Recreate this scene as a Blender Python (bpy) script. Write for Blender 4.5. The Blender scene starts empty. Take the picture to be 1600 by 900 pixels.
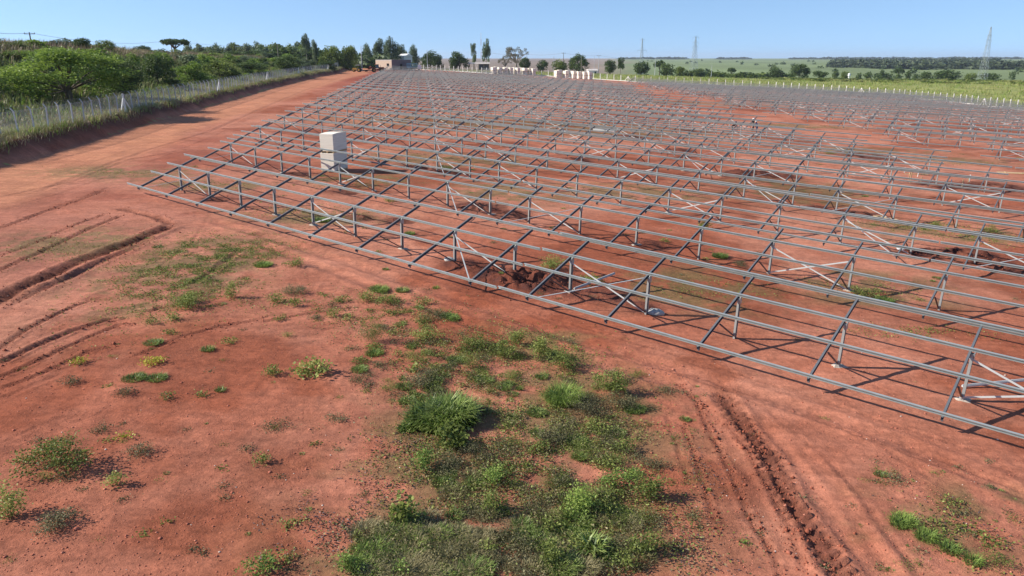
import bpy, math, random
import numpy as np
from mathutils import Vector, Matrix

C = bpy.context.scene.collection
R = math.radians
rng = np.random.default_rng(7)
random.seed(7)

# ------------------------------------------------------------------ camera, sky, sun, exposure
CAM_H, FPX, PITCH = 8.223, 1174.73, 0.2965
cam_d = bpy.data.cameras.new("camera"); cam = bpy.data.objects.new("camera", cam_d); C.objects.link(cam)
cam.location = (0, 0, CAM_H); cam.rotation_euler = (math.pi/2 - PITCH, 0, 0)
cam_d.sensor_width = 36; cam_d.lens = FPX/1600*36; cam_d.clip_start = .5; cam_d.clip_end = 30000
bpy.context.scene.camera = cam

SUN_EL, SUN_AZ = 32.5, 2.0          # light travels towards +x, turned 2 degrees to +y
world = bpy.data.worlds.new("World"); bpy.context.scene.world = world; world.use_nodes = True
nt = world.node_tree; bg = nt.nodes["Background"]
sky = nt.nodes.new("ShaderNodeTexSky"); sky.sky_type = 'NISHITA'; sky.sun_disc = False
sky.sun_elevation = R(SUN_EL); sky.sun_rotation = R(-90 - SUN_AZ)
sky.air_density = 1.0; sky.dust_density = 0.0; sky.ozone_density = 3.6; sky.altitude = 0
tcw = nt.nodes.new("ShaderNodeTexCoord"); lift = nt.nodes.new("ShaderNodeVectorMath"); lift.operation = 'ADD'; lift.inputs[1].default_value = (0, 0, .15)
nt.links.new(tcw.outputs['Generated'], lift.inputs[0]); nt.links.new(lift.outputs[0], sky.inputs[0])
nt.links.new(sky.outputs[0], bg.inputs[0]); bg.inputs[1].default_value = 0.122
sd = bpy.data.lights.new("sun", 'SUN'); sd.energy = 5.0; sd.angle = R(.5); sd.color = (1, .94, .85)
sun = bpy.data.objects.new("sun", sd); C.objects.link(sun)
ldir = Vector((math.cos(R(SUN_EL))*math.cos(R(SUN_AZ)), math.cos(R(SUN_EL))*math.sin(R(SUN_AZ)), -math.sin(R(SUN_EL))))
sun.rotation_euler = ldir.to_track_quat('-Z', 'Y').to_euler(); sun.location = (-40, 0, 60)
vs = bpy.context.scene.view_settings
vs.view_transform = 'Standard'; vs.look = 'None'; vs.exposure = 0.63; vs.gamma = 1; vs.use_curve_mapping = False

# ------------------------------------------------------------------ noise
def vnoise(x, y, seed=0):
    xi = np.floor(x).astype(np.int64); yi = np.floor(y).astype(np.int64)
    xf = x-xi; yf = y-yi; u = xf*xf*(3-2*xf); v = yf*yf*(3-2*yf)
    def h(a, b):
        n = (a*374761393 + b*668265263 + seed*974634777) & 0xffffffff
        n = ((n ^ (n >> 13))*1274126177) & 0xffffffff
        return ((n ^ (n >> 16)) & 0xffff)/65535.0
    return (h(xi, yi)*(1-u)+h(xi+1, yi)*u)*(1-v)+(h(xi, yi+1)*(1-u)+h(xi+1, yi+1)*u)*v
def fbm(x, y, o=4, seed=0):
    s = 0; a = .5
    for k in range(o):
        s = s + a*(vnoise(x, y, seed+k)-.5)*2; x = x*2.03+17.1; y = y*2.03+5.3; a *= .5
    return s
def sstep(a, b, x):
    t = np.clip((x-a)/(b-a), 0, 1); return t*t*(3-2*t)

# ------------------------------------------------------------------ terrain
TOE = np.array([(-35.5, 20), (-36.8, 45), (-38, 56), (-38.6, 61.7), (-40, 70.5), (-42.3, 84.2), (-45.1, 104.4), (-49.8, 136.8), (-56.9, 186.8), (-66.8, 271.8), (-70, 323), (-78, 400), (-90, 600)], float)
def toe_x(y): return np.interp(y, TOE[:, 1], TOE[:, 0])
BOUND = [(-46, 396), (-9, 358), (14.6, 353), (53, 325), (79, 319), (102, 307), (118, 286), (129, 262), (130.5, 225), (127.5, 192), (122, 120), (112, 0), (105, -60)]
def broad(x, y):
    X = x+23.4; q = np.clip(X/.771, 0, 60)
    Xs = np.where(X < 150, X, 150+30*np.tanh((X-150)/30))
    Xs = np.where(X < -60, -60, Xs)
    z = -.0295*Xs+.0035*(np.minimum(y, 420)-46.8)-.000085*q*q+sstep(300, 360, y)*.9
    D = np.hypot(x, y)
    far = np.interp(D, [0, 900, 1500, 3500, 7000, 20000], [-12, -13, -9, -1.5, 5, 6]) + 1.5*fbm(x/700., y/700., 2, 3)
    w = sstep(430, 900, D); z = z*(1-w)+far*w
    s = x-toe_x(y)+.7*fbm(x/3.1, y/3.1, 3, 17)
    fade = 1-sstep(335, 375, y)
    bank = 1.35*np.clip(-s/1.9, 0, 1)*fade
    hh = np.interp(y, [0, 100, 200, 300, 430, 650, 900], [6.6, 7.4, 5.6, 4.2, 2.8, 1.0, 0])
    hill = sstep(6, 38, -s)*hh*(1+.12*fbm(x/14., y/14., 3, 9))
    return z+bank+hill
def ray(px, py):
    u = (450-py)/FPX; v = (px-800)/FPX; c, s = math.cos(PITCH), math.sin(PITCH)
    return np.array([v, c+u*s, -s+u*c])
def ground_pt(px, py):
    d = ray(px, py); t = -CAM_H/d[2]
    for _ in range(26):
        z = float(broad(np.float64(d[0]*t), np.float64(d[1]*t)))
        t = .4*t+.6*(CAM_H-z)/-d[2]
    return d[0]*t, d[1]*t
def ground_pts(px, py):
    u = (450-py)/FPX; v = (px-800)/FPX; c, s = math.cos(PITCH), math.sin(PITCH)
    dx, dy, dz = v, c+u*s, -s+u*c; t = -CAM_H/dz
    for _ in range(26): t = .4*t+.6*(CAM_H-broad(dx*t, dy*t))/-dz
    return np.stack([dx*t, dy*t], -1)
def PW(pts): return np.array([ground_pt(*p) for p in pts])

# wheel ruts: (polyline in photo measurements turned into ground points, depth, half width, tread strength, dark)
def mkruts():
    raw = [
     ([(-40, 490), (0, 470), (47, 445), (120, 412), (190, 385), (270, 352)], .16, .42, 1, 1.2),
     ([(270, 352), (245, 340), (215, 333), (180, 325)], .09, .3, 1, .75),
     ([(0, 484), (60, 455), (165, 407), (240, 372)], .07, .22, .4, .5),
     ([(-20, 430), (60, 396), (130, 362), (192, 336)], .07, .16, .5, .7),
     ([(-10, 402), (60, 378), (120, 350), (170, 333)], .04, .12, .3, .5),
     ([(-10, 360), (60, 335), (120, 314), (165, 296)], .04, .2, .5, .55),
     ([(20, 350), (100, 318), (150, 300), (175, 290)], .03, .15, .3, .3),
     ([(-10, 572), (50, 542), (110, 517), (190, 494)], .085, .17, .4, .95),
     ([(-10, 552), (40, 515), (100, 486), (150, 466)], .055, .13, .4, .7),
     ([(-10, 596), (60, 562), (140, 525), (200, 505)], .05, .12, .4, .6),
     ([(-10, 614), (60, 585), (140, 548), (190, 540)], .04, .12, .4, .5),
     ([(-10, 632), (50, 603), (110, 577)], .025, .14, .3, .3),
     ([(200, 560), (290, 525), (350, 508), (420, 498)], .035, .12, .3, .45),
     ([(300, 445), (330, 425), (355, 405), (375, 392)], .05, .2, .2, .4),
     ([(225, 488), (262, 478)], .1, .14, .2, .8), ([(195, 508), (215, 505)], .1, .13, .2, .8),
     ([(1060, 600), (1090, 628), (1112, 680), (1143, 741), (1172, 805), (1208, 870), (1225, 930)], .035, .08, .6, .55),
     ([(1066, 660), (1090, 720), (1105, 770), (1125, 830)], .035, .07, .5, .5),
     ([(1036, 640), (1060, 700), (1080, 760)], .03, .07, .5, .4),
     ([(1120, 610), (1151, 647), (1200, 719), (1234, 787), (1280, 847), (1335, 930)], .085, .30, 1.4, 1.0),
     ([(1136, 628), (1182, 700), (1222, 765), (1262, 835), (1310, 915)], .05, .15, 1.3, .7),
     ([(1130, 655), (1166, 703), (1204, 775), (1234, 832), (1262, 900)], .03, .10, 1, .5),
     ([(1180, 650), (1235, 720), (1285, 790), (1330, 850), (1400, 930)], .05, .45, .05, 0),
     ([(1230, 670), (1310, 770), (1370, 860), (1400, 910)], .03, .2, .1, .1),
     ([(400, 380), (520, 425), (640, 470), (760, 515), (900, 560), (1060, 600)], .05, .35, .15, .1),
     ([(330, 345), (450, 380), (600, 430), (740, 475), (880, 525), (1100, 590), (1400, 690), (1640, 790)], .05, .4, .15, .08),
     ([(400, 505), (480, 490), (560, 480), (650, 490)], .04, .12, .3, .4),
     ([(1430, 700), (1530, 740), (1620, 775)], .04, .1, .3, .35),
     ([(420, 372), (560, 420), (700, 470), (860, 522), (1040, 580), (1240, 645), (1500, 740), (1640, 790)], .018, .11, 1, .16),
     ([(440, 362), (590, 410), (740, 458), (900, 508), (1080, 562), (1290, 628), (1640, 745)], .018, .11, 1, .16),
     ([(700, 500), (860, 545), (1000, 600), (1120, 690), (1220, 800), (1290, 910)], .015, .12, 1, .15),
     ([(1090, 585), (1200, 640), (1290, 720), (1370, 810), (1440, 910)], .018, .12, 1, .2),
     ([(1240, 640), (1380, 700), (1500, 780), (1620, 880)], .015, .12, 1, .15),
     ([(-10, 700), (90, 655), (200, 640), (330, 650)], .014, .11, 1, .12), ([(-10, 520), (110, 478), (230, 430), (300, 380), (330, 330)], .02, .12, 1, .2),
     ([(10, 300), (120, 262), (240, 222), (360, 180), (470, 145)], .02, .12, .8, .2), ([(0, 330), (100, 300), (210, 262), (330, 215), (400, 180)], .02, .14, .8, .2),
     ([(0, 308), (110, 285), (200, 250), (300, 232)], .03, .25, .5, .25),
     ([(60, 300), (140, 268), (230, 235), (330, 205)], .03, .3, .5, .25),
     ([(330, 205), (420, 165), (480, 140), (530, 122)], .04, .4, .4, .2),
    ]
    return [(PW(p), d, w, t, k) for p, d, w, t, k in raw]
RUTS = mkruts()
MOUNDS = []
_more = [(760, 428, 1.0, .2), (820, 446, 1.2, .25), (870, 450, 1.1, .22), (905, 458, 1.0, .2), (940, 463, .9, .15), (720, 412, .9, .15), (1430, 398, 1.0, .25), (1520, 400, 1.4, .3), (1560, 420, 1.2, .3), (1220, 275, 1.4, .3), (1330, 335, 1.2, .25), (620, 345, .8, .12), (530, 300, 1, .15), (1000, 480, .7, .12)]
for px, py, r, h in _more+[(775, 436, 1.3, .28), (800, 440, .9, .3), (848, 438, 1.4, .42), (735, 420, .8, .2), (1180, 273, 2.0, .5), (1150, 272, 1.2, .35), (1275, 326, .9, .3),
                     (1300, 331, .8, .2), (1352, 340, 1.0, .4), (1500, 407, 1.6, .45), (1540, 412, 1.5, .4), (1465, 400, 1.1, .25), (690, 268, 1.4, .4), (650, 262, 1.2, .3),
                     (745, 325, 1.6, .35), (790, 335, 1.3, .3), (1560, 295, 3, .5), (1480, 292, 2.5, .4), (1350, 245, 3.0, .4), (1010, 383, .9, .2), (1200, 160, 3, .5),
                     (460, 272, 1, .2), (1060, 235, 1.5, .3), (980, 215, 2.0, .35), (900, 250, 1.3, .3), (1070, 205, 2, .3), (1100, 148, 6, .8), (560, 340, .8, .15), (330, 312, .8, .15)]:
    x, y = ground_pt(px, py); MOUNDS.append((x, y, r*1.15, h))

def detail(x, y):
    """small relief and the amount of freshly turned dark soil"""
    D = np.hypot(x, y)
    fadef = 1-sstep(150, 300, D)
    h = (.035*fbm(x/2.3, y/2.3, 4, 21)+.02*fbm(x/.45, y/.45, 3, 33))*fadef+.010*fbm(x/.17, y/.17, 2, 35)*(1-sstep(30, 55, D))
    # the worked strip by the array is smoother, the crumbly soil rougher
    h = h+.02*np.abs(fbm(x/.9, y/.9, 4, 40))*sstep(.0, .5, fbm(x/7., y/7., 2, 44))*fadef
    dark = np.zeros_like(x)
    for P, dep, w, tr, dk in RUTS:
        x0, y0 = P.min(0)-w*4; x1, y1 = P.max(0)+w*4
        m = (x > x0) & (x < x1) & (y > y0) & (y < y1)
        if not m.any(): continue
        xx = x[m]; yy = y[m]; best = np.full(xx.shape, 1e9); along = np.zeros(xx.shape); acc = 0
        side = np.zeros(xx.shape)
        wob = .12*fbm(xx/1.5, yy/1.5, 2, 55)
        for k in range(len(P)-1):
            d = P[k+1]-P[k]; L = np.hypot(*d); u = d/L
            t = np.clip((xx-P[k, 0])*u[0]+(yy-P[k, 1])*u[1], 0, L)
            sx = xx-P[k, 0]-u[0]*t; sy = yy-P[k, 1]-u[1]*t; dd = np.hypot(sx, sy)
            q = dd < best; best = np.where(q, dd, best); along = np.where(q, acc+t, along); side = np.where(q, sx*u[1]-sy*u[0], side); acc += L
        e = (side+wob)/w
        ends = sstep(0, .6, along)*sstep(0, .6, acc-along)
        pr = -np.exp(-(e/.75)**2)+.55*np.exp(-((np.abs(e)-1.35)/.4)**2)
        lumps = .75+.5*vnoise(xx/.35, yy/.35, 61)
        tread = tr*.6*(np.sin(along*2*math.pi/.30+np.abs(side)*9) > .1)*(np.abs(e) < .95)*(.5+vnoise(xx/.5, yy/.5, 62))
        h[m] += dep*ends*(pr*lumps+tread)
        dark[m] = np.maximum(dark[m], dk*ends*np.clip(1.25-np.abs(e), 0, 1)*(.6+.6*vnoise(xx/.4, yy/.4, 63)))
    for mx, my, r, hh in MOUNDS:
        m = (np.abs(x-mx) < r*1.8) & (np.abs(y-my) < r*1.8)
        if not m.any(): continue
        xx = x[m]; yy = y[m]; d = np.hypot(xx-mx, (yy-my))/r
        g = np.exp(-(d*1.25)**2)
        lump = .55+1.1*np.abs(fbm(xx/.5, yy/.5, 4, 71))
        hole = np.exp(-((xx-mx-r*.75)**2+(yy-my+r*.35)**2)/(.38*r)**2)
        h[m] += .72*hh*g*lump-.7*hh*hole
        g = np.maximum(g, hole)
        dark[m] = np.maximum(dark[m], np.clip(g*1.9, 0, 1)*1.0*(.6+vnoise(xx/.6, yy/.6, 72)))
    return h, dark
def gz(x, y):
    x = np.atleast_1d(np.asarray(x, float)); y = np.atleast_1d(np.asarray(y, float))
    return broad(x, y)+detail(x, y)[0]
def gz1(x, y): return float(gz(x, y)[0])
def at(px, dist):
    """ground point seen in the direction of photo column px, dist metres away"""
    v = (px-800)/FPX; y = dist*math.cos(PITCH)*1.0
    # depth along the view axis is dist; ground points sit near camera height, so y = depth * cos(pitch) + small term
    z = 0.
    for _ in range(4):
        y = (dist-(CAM_H-z)*math.sin(PITCH))/math.cos(PITCH); x = v*dist
        z = float(broad(np.float64(x), np.float64(y)))
    return x, y, z
def inside_site(x, y):
    poly = BOUND+[(-60, -60)]+[(float(toe_x(v)), v) for v in (0, 56, 84, 137, 187, 272, 323, 396)]
    c = np.zeros(x.shape, bool); n = len(poly); j = n-1
    for i in range(n):
        xi, yi = poly[i]; xj, yj = poly[j]
        q = ((yi > y) != (yj > y)) & (x < (xj-xi)*(y-yi)/((yj-yi) if yj != yi else 1e-9)+xi)
        c ^= q; j = i
    return c

# ------------------------------------------------------------------ materials
def new_mat(name):
    m = bpy.data.materials.new(name); m.use_nodes = True
    n = m.node_tree; b = n.nodes["Principled BSDF"]; return m, n, b
def simple(name, col, rough=.6, metal=0., var=.12, scale=8., spec=.3, bump=0.):
    m, n, b = new_mat(name)
    tc = n.nodes.new("ShaderNodeTexCoord"); no = n.nodes.new("ShaderNodeTexNoise"); no.inputs['Scale'].default_value = scale; no.inputs['Detail'].default_value = 5
    n.links.new(tc.outputs['Object'], no.inputs['Vector'])
    r = n.nodes.new("ShaderNodeMapRange"); r.inputs[3].default_value = 1-var*2; r.inputs[4].default_value = 1+var*2
    n.links.new(no.outputs[0], r.inputs[0])
    mx = n.nodes.new("ShaderNodeVectorMath"); mx.operation = 'SCALE'; mx.inputs[0].default_value = col
    n.links.new(r.outputs[0], mx.inputs['Scale']); n.links.new(mx.outputs[0], b.inputs['Base Color'])
    b.inputs['Roughness'].default_value = rough; b.inputs['Metallic'].default_value = metal; b.inputs['Specular IOR Level'].default_value = spec
    if bump:
        bp = n.nodes.new("ShaderNodeBump"); bp.inputs['Strength'].default_value = bump; bp.inputs['Distance'].default_value = .02
        n.links.new(no.outputs[0], bp.inputs['Height']); n.links.new(bp.outputs[0], b.inputs['Normal'])
    return m
def leafmat(name, c_dark, c_mid, c_light, trans=.25, rough=.55):
    """leaf colour from a per-face tint plus a little noise"""
    m, n, b = new_mat(name)
    at_ = n.nodes.new("ShaderNodeAttribute"); at_.attribute_name = 'tint'
    ge = n.nodes.new("ShaderNodeObjectInfo")
    ad = n.nodes.new("ShaderNodeMath"); ad.operation = 'MULTIPLY_ADD'; ad.inputs[1].default_value = .3; ad.use_clamp = True
    sb = n.nodes.new("ShaderNodeMath"); sb.operation = 'SUBTRACT'; sb.inputs[1].default_value = .15
    n.links.new(at_.outputs['Fac'], sb.inputs[0]); n.links.new(ge.outputs['Random'], ad.inputs[0]); n.links.new(sb.outputs[0], ad.inputs[2])
    cr = n.nodes.new("ShaderNodeValToRGB"); e = cr.color_ramp.elements
    e[0].position = 0; e[0].color = (*c_dark, 1); e[1].position = 1; e[1].color = (*c_light, 1); k = e.new(.5); k.color = (*c_mid, 1)
    n.links.new(ad.outputs[0], cr.inputs[0]); n.links.new(cr.outputs[0], b.inputs['Base Color'])
    b.inputs['Roughness'].default_value = rough; b.inputs['Specular IOR Level'].default_value = .25
    tr = n.nodes.new("ShaderNodeBsdfTranslucent"); n.links.new(cr.outputs[0], tr.inputs[0])
    mx = n.nodes.new("ShaderNodeMixShader"); mx.inputs[0].default_value = trans
    out = n.nodes["Material Output"]
    n.links.new(b.outputs[0], mx.inputs[1]); n.links.new(tr.outputs[0], mx.inputs[2]); n.links.new(mx.outputs[0], out.inputs[0])
    return m
M = {}
M['galv'] = simple('galvanised_steel', (.39, .42, .405), .42, .45, .10, 3., .5)
M['galv_shaded'] = simple('galvanised_steel_shaded', (.15, .16, .17), .55, .3, .10, 3., .4)  # galvanised steel darkened: shade on the rafter sides painted into the colour
M['galv_sunlit'] = simple('sunlit_galvanised_strip', (.47, .49, .48), .5, .1, .06, 3., .5)  # same steel made lighter: sunlight on the braces painted into the colour
M['strut'] = simple('shaded_brown_steel', (.13, .10, .09), .6, .2, .15, 5.)  # brown steel, with the strut's shadow side put into the dark colour
M['concrete'] = simple('concrete', (.40, .34, .28), .9, 0, .12, 6., .2, .4)
M['postwhite'] = simple('pale_concrete', (.74, .72, .66), .85, 0, .08, 3., .2)
M['postgrey'] = simple('grey_concrete_post', (.46, .46, .47), .9, 0, .12, 3., .2)
M['carton'] = simple('cream_cardboard', (.76, .70, .57), .8, 0, .06, 4., .2)
M['carton_edge'] = simple('cream_cardboard_layers', (.62, .55, .43), .8, 0, .1, 30., .2)
def cartonmat():
    m, n, b = new_mat('cream_carton_layers'); tc = n.nodes.new("ShaderNodeTexCoord"); mp = n.nodes.new("ShaderNodeMapping"); mp.inputs['Scale'].default_value = (.6, .6, 22)
    n.links.new(tc.outputs['Object'], mp.inputs[0]); no = n.nodes.new("ShaderNodeTexNoise"); no.inputs['Scale'].default_value = 1.5; no.inputs['Detail'].default_value = 6; n.links.new(mp.outputs[0], no.inputs['Vector'])
    cr = n.nodes.new("ShaderNodeValToRGB"); e = cr.color_ramp.elements; e[0].position = .32; e[0].color = (.70, .63, .51, 1); e[1].position = .62; e[1].color = (.82, .76, .64, 1); k = e.new(.45); k.color = (.76, .69, .57, 1)
    n.links.new(no.outputs[0], cr.inputs[0]); n.links.new(cr.outputs[0], b.inputs['Base Color']); b.inputs['Roughness'].default_value = .85; b.inputs['Specular IOR Level'].default_value = .2; return m
M['carton'] = cartonmat()
M['wood'] = simple('raw_wood', (.48, .33, .18), .8, 0, .15, 10., .2)
M['bark'] = simple('bark', (.12, .095, .07), .9, 0, .25, 12., .1)
M['palebark'] = simple('pale_bark', (.26, .22, .18), .9, 0, .2, 8., .1)
M['block'] = simple('block_wall', (.60, .47, .36), .9, 0, .08, 2., .2)
M['block_shaded'] = simple('shaded_block_wall', (.17, .14, .14), .9, 0, .12, 2., .2)  # block wall darkened to paint the hut's shaded side; roof and shed reuse it
M['dark'] = simple('dark_opening', (.02, .02, .022), .8, 0, .1, 2.)
M['roofpale'] = simple('fibre_cement_roof', (.55, .50, .45), .8, 0, .12, 1.)
M['roofred'] = simple('clay_tile_roof', (.38, .2, .12), .8, 0, .15, 1.)
M['whitewall'] = simple('white_render', (.74, .72, .66), .85, 0, .06, 2.)
M['rubber'] = simple('tyre_rubber', (.03, .028, .027), .85, 0, .2, 6.)
M['orange_paint'] = simple('dusty_orange_paint', (.40, .13, .04), .6, 0, .2, 4.)
M['yellow_paint'] = simple('dusty_yellow_paint', (.50, .28, .06), .6, 0, .2, 4.)
M['redbrown'] = simple('rusty_red_paint', (.20, .055, .03), .7, 0, .25, 4.)
M['blue_paint'] = simple('light_blue_paint', (.22, .45, .52), .5, 0, .12, 3.)
M['white_paint'] = simple('white_paint', (.76, .76, .74), .5, 0, .06, 3.)
M['glass'] = simple('dark_glass', (.03, .04, .05), .15, 0, .1, 3., .6)
M['steelwire'] = simple('wire', (.28, .29, .30), .5, .6, .05, 3.)
M['skin'] = simple('skin', (.30, .16, .10), .6, 0, .05, 20.)
M['navy'] = simple('navy_workwear', (.025, .035, .08), .9, 0, .2, 20.)
M['black'] = simple('black_workwear', (.012, .012, .015), .9, 0, .2, 20.)
M['helmet'] = simple('white_helmet', (.75, .75, .73), .35, 0, .03, 5.)
M['plastic'] = simple('white_plastic_bag', (.75, .76, .78), .4, 0, .08, 20.)
M['greyrag'] = simple('grey_cement_bag', (.42, .40, .37), .9, 0, .2, 10., .2, .5)
M['leaf_weed'] = leafmat('weed_leaf', (.06, .08, .02), (.185, .225, .05), (.40, .43, .12), .35)
M['leaf_yellow'] = leafmat('yellow_weed_leaf', (.2, .22, .03), (.42, .42, .05), (.62, .55, .08), .3)
M['leaf_lime'] = leafmat('bright_weed_leaf', (.08, .13, .03), (.18, .27, .055), (.36, .45, .10), .35)
M['leaf_dark'] = leafmat('dull_weed_leaf', (.06, .055, .03), (.15, .14, .065), (.27, .24, .12), .25)
M['blade'] = leafmat('grass_blade', (.05, .095, .02), (.16, .235, .045), (.38, .44, .14), .35, .4)
M['dry'] = leafmat('dry_grass_blade', (.12, .11, .045), (.26, .225, .10), (.48, .40, .22), .25)
M['litter'] = leafmat('dark_leaf_litter', (.06, .04, .045), (.10, .07, .07), (.17, .12, .11), .05)
M['t_broad'] = leafmat('broadleaf_foliage', (.05, .08, .016), (.15, .20, .04), (.32, .36, .09), .38)
M['t_dark'] = leafmat('dark_foliage', (.028, .05, .014), (.08, .125, .03), (.17, .22, .06), .32)
M['t_bright'] = leafmat('bright_foliage', (.08, .13, .022), (.19, .28, .045), (.34, .43, .08), .42)
M['t_euc'] = leafmat('eucalypt_foliage', (.07, .10, .05), (.14, .185, .09), (.24, .28, .15), .35)
M['t_sparse'] = leafmat('sparse_dry_foliage', (.10, .09, .05), (.19, .17, .1), (.3, .25, .16), .2)
M['t_forest'] = leafmat('forest_foliage', (.02, .032, .016), (.045, .065, .03), (.09, .115, .05), .15)
M['t_reddry'] = leafmat('reddish_dry_grass', (.12, .085, .05), (.25, .18, .11), (.42, .31, .2), .2)
M['t_cane'] = leafmat('tall_field_grass', (.13, .13, .04), (.26, .27, .08), (.40, .40, .14), .3)

def soilmat():
    m, n, b = new_mat('ground_soil')
    ca = n.nodes.new("ShaderNodeAttribute"); ca.attribute_name = 'ground_col'
    rz = n.nodes.new("ShaderNodeAttribute"); rz.attribute_name = 'rough_soil'
    geo = n.nodes.new("ShaderNodeNewGeometry")
    def noise(scale, detail, rough=.6, dist=0.):
        t = n.nodes.new("ShaderNodeTexNoise"); t.inputs['Scale'].default_value = scale; t.inputs['Detail'].default_value = detail
        t.inputs['Roughness'].default_value = rough; t.inputs['Distortion'].default_value = dist
        n.links.new(geo.outputs['Position'], t.inputs['Vector']); return t
    def mr(src, a, b_, c, d):
        r = n.nodes.new("ShaderNodeMapRange"); n.links.new(src, r.inputs[0])
        for i, v in zip((1, 2, 3, 4), (a, b_, c, d)): r.inputs[i].default_value = v
        return r.outputs[0]
    def mul(a, b_):
        t = n.nodes.new("ShaderNodeMath"); t.operation = 'MULTIPLY'; n.links.new(a, t.inputs[0]); n.links.new(b_, t.inputs[1]); return t.outputs[0]
    n1 = noise(.35, 6, .65, .6); n2 = noise(3.2, 8, .7, .3); n3 = noise(26., 5, .7); n4 = noise(.05, 4, .6)
    v = mul(mul(mr(n1.outputs[0], .3, .7, .78, 1.18), mr(n2.outputs[0], .3, .7, .80, 1.17)), mul(mr(n3.outputs[0], .3, .7, .84, 1.14), mr(n4.outputs[0], .3, .7, .90, 1.1)))
    # small pebbles and crumbs
    vo = n.nodes.new("ShaderNodeTexVoronoi"); vo.inputs['Scale'].default_value = 9.; n.links.new(geo.outputs['Position'], vo.inputs['Vector'])
    crumb = mr(vo.outputs[0], .0, .16, .55, 1.)
    n5 = noise(.8, 3, .6); cm = mr(n5.outputs[0], .5, .62, 0, 1)
    mixc = n.nodes.new("ShaderNodeMix"); mixc.data_type = 'FLOAT'; mixc.inputs[2].default_value = 1.
    n.links.new(cm, mixc.inputs[0]); n.links.new(crumb, mixc.inputs[3])
    v = mul(v, mixc.outputs[0])
    mp = n.nodes.new("ShaderNodeMapping"); mp.inputs['Scale'].default_value = (.35, 2.2, 1); mp.inputs['Rotation'].default_value = (0, 0, .6); n.links.new(geo.outputs['Position'], mp.inputs[0])
    n6 = n.nodes.new("ShaderNodeTexNoise"); n6.inputs['Scale'].default_value = 1.6; n6.inputs['Detail'].default_value = 7; n6.inputs['Roughness'].default_value = .68; n.links.new(mp.outputs[0], n6.inputs['Vector'])
    v = mul(v, mr(n6.outputs[0], .35, .65, .86, 1.13))
    n7 = noise(7.5, 6, .75, .8); v = mul(v, mr(n7.outputs[0], .42, .56, .84, 1.06))
    sc = n.nodes.new("ShaderNodeVectorMath"); sc.operation = 'SCALE'; n.links.new(ca.outputs['Color'], sc.inputs[0]); n.links.new(v, sc.inputs['Scale'])
    n.links.new(sc.outputs[0], b.inputs['Base Color'])
    b.inputs['Roughness'].default_value = .95; b.inputs['Specular IOR Level'].default_value = .12
    hsum = n.nodes.new("ShaderNodeMath"); hsum.operation = 'MULTIPLY_ADD'; hsum.inputs[1].default_value = .35
    n.links.new(n3.outputs[0], hsum.inputs[0]); n.links.new(n2.outputs[0], hsum.inputs[2])
    bp = n.nodes.new("ShaderNodeBump"); bp.inputs['Distance'].default_value = .09; bp.inputs['Strength'].default_value = .55
    n.links.new(hsum.outputs[0], bp.inputs['Height'])
    bs = mr(rz.outputs['Fac'], 0, 1, .25, .9); n.links.new(bs, bp.inputs['Strength'])
    n.links.new(bp.outputs[0], b.inputs['Normal'])
    return m
M['soil'] = soilmat()

# ------------------------------------------------------------------ mesh helpers
def link_mesh(name, me, parent=None, mats=None):
    o = bpy.data.objects.new(name, me); C.objects.link(o)
    if parent is not None: o.parent = parent
    return o
def np_mesh(name, verts, quads, mats, tint=None, smooth=False, matidx=None):
    verts = np.asarray(verts, np.float32).reshape(-1, 3); quads = np.asarray(quads, np.int32)
    k = quads.shape[1]; me = bpy.data.meshes.new(name)
    me.vertices.add(len(verts)); me.vertices.foreach_set('co', verts.ravel())
    me.loops.add(quads.size); me.loops.foreach_set('vertex_index', quads.ravel())
    me.polygons.add(len(quads)); me.polygons.foreach_set('loop_start', np.arange(0, quads.size, k, dtype=np.int32))
    if smooth: me.polygons.foreach_set('use_smooth', np.ones(len(quads), bool))
    for m in (mats if isinstance(mats, (list, tuple)) else [mats]): me.materials.append(m)
    if matidx is not None: me.polygons.foreach_set('material_index', np.asarray(matidx, np.int32))
    if tint is not None:
        a = me.attributes.new('tint', 'FLOAT', 'FACE'); a.data.foreach_set('value', np.asarray(tint, np.float32))
    me.update(calc_edges=True); me.validate(); return me
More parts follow.
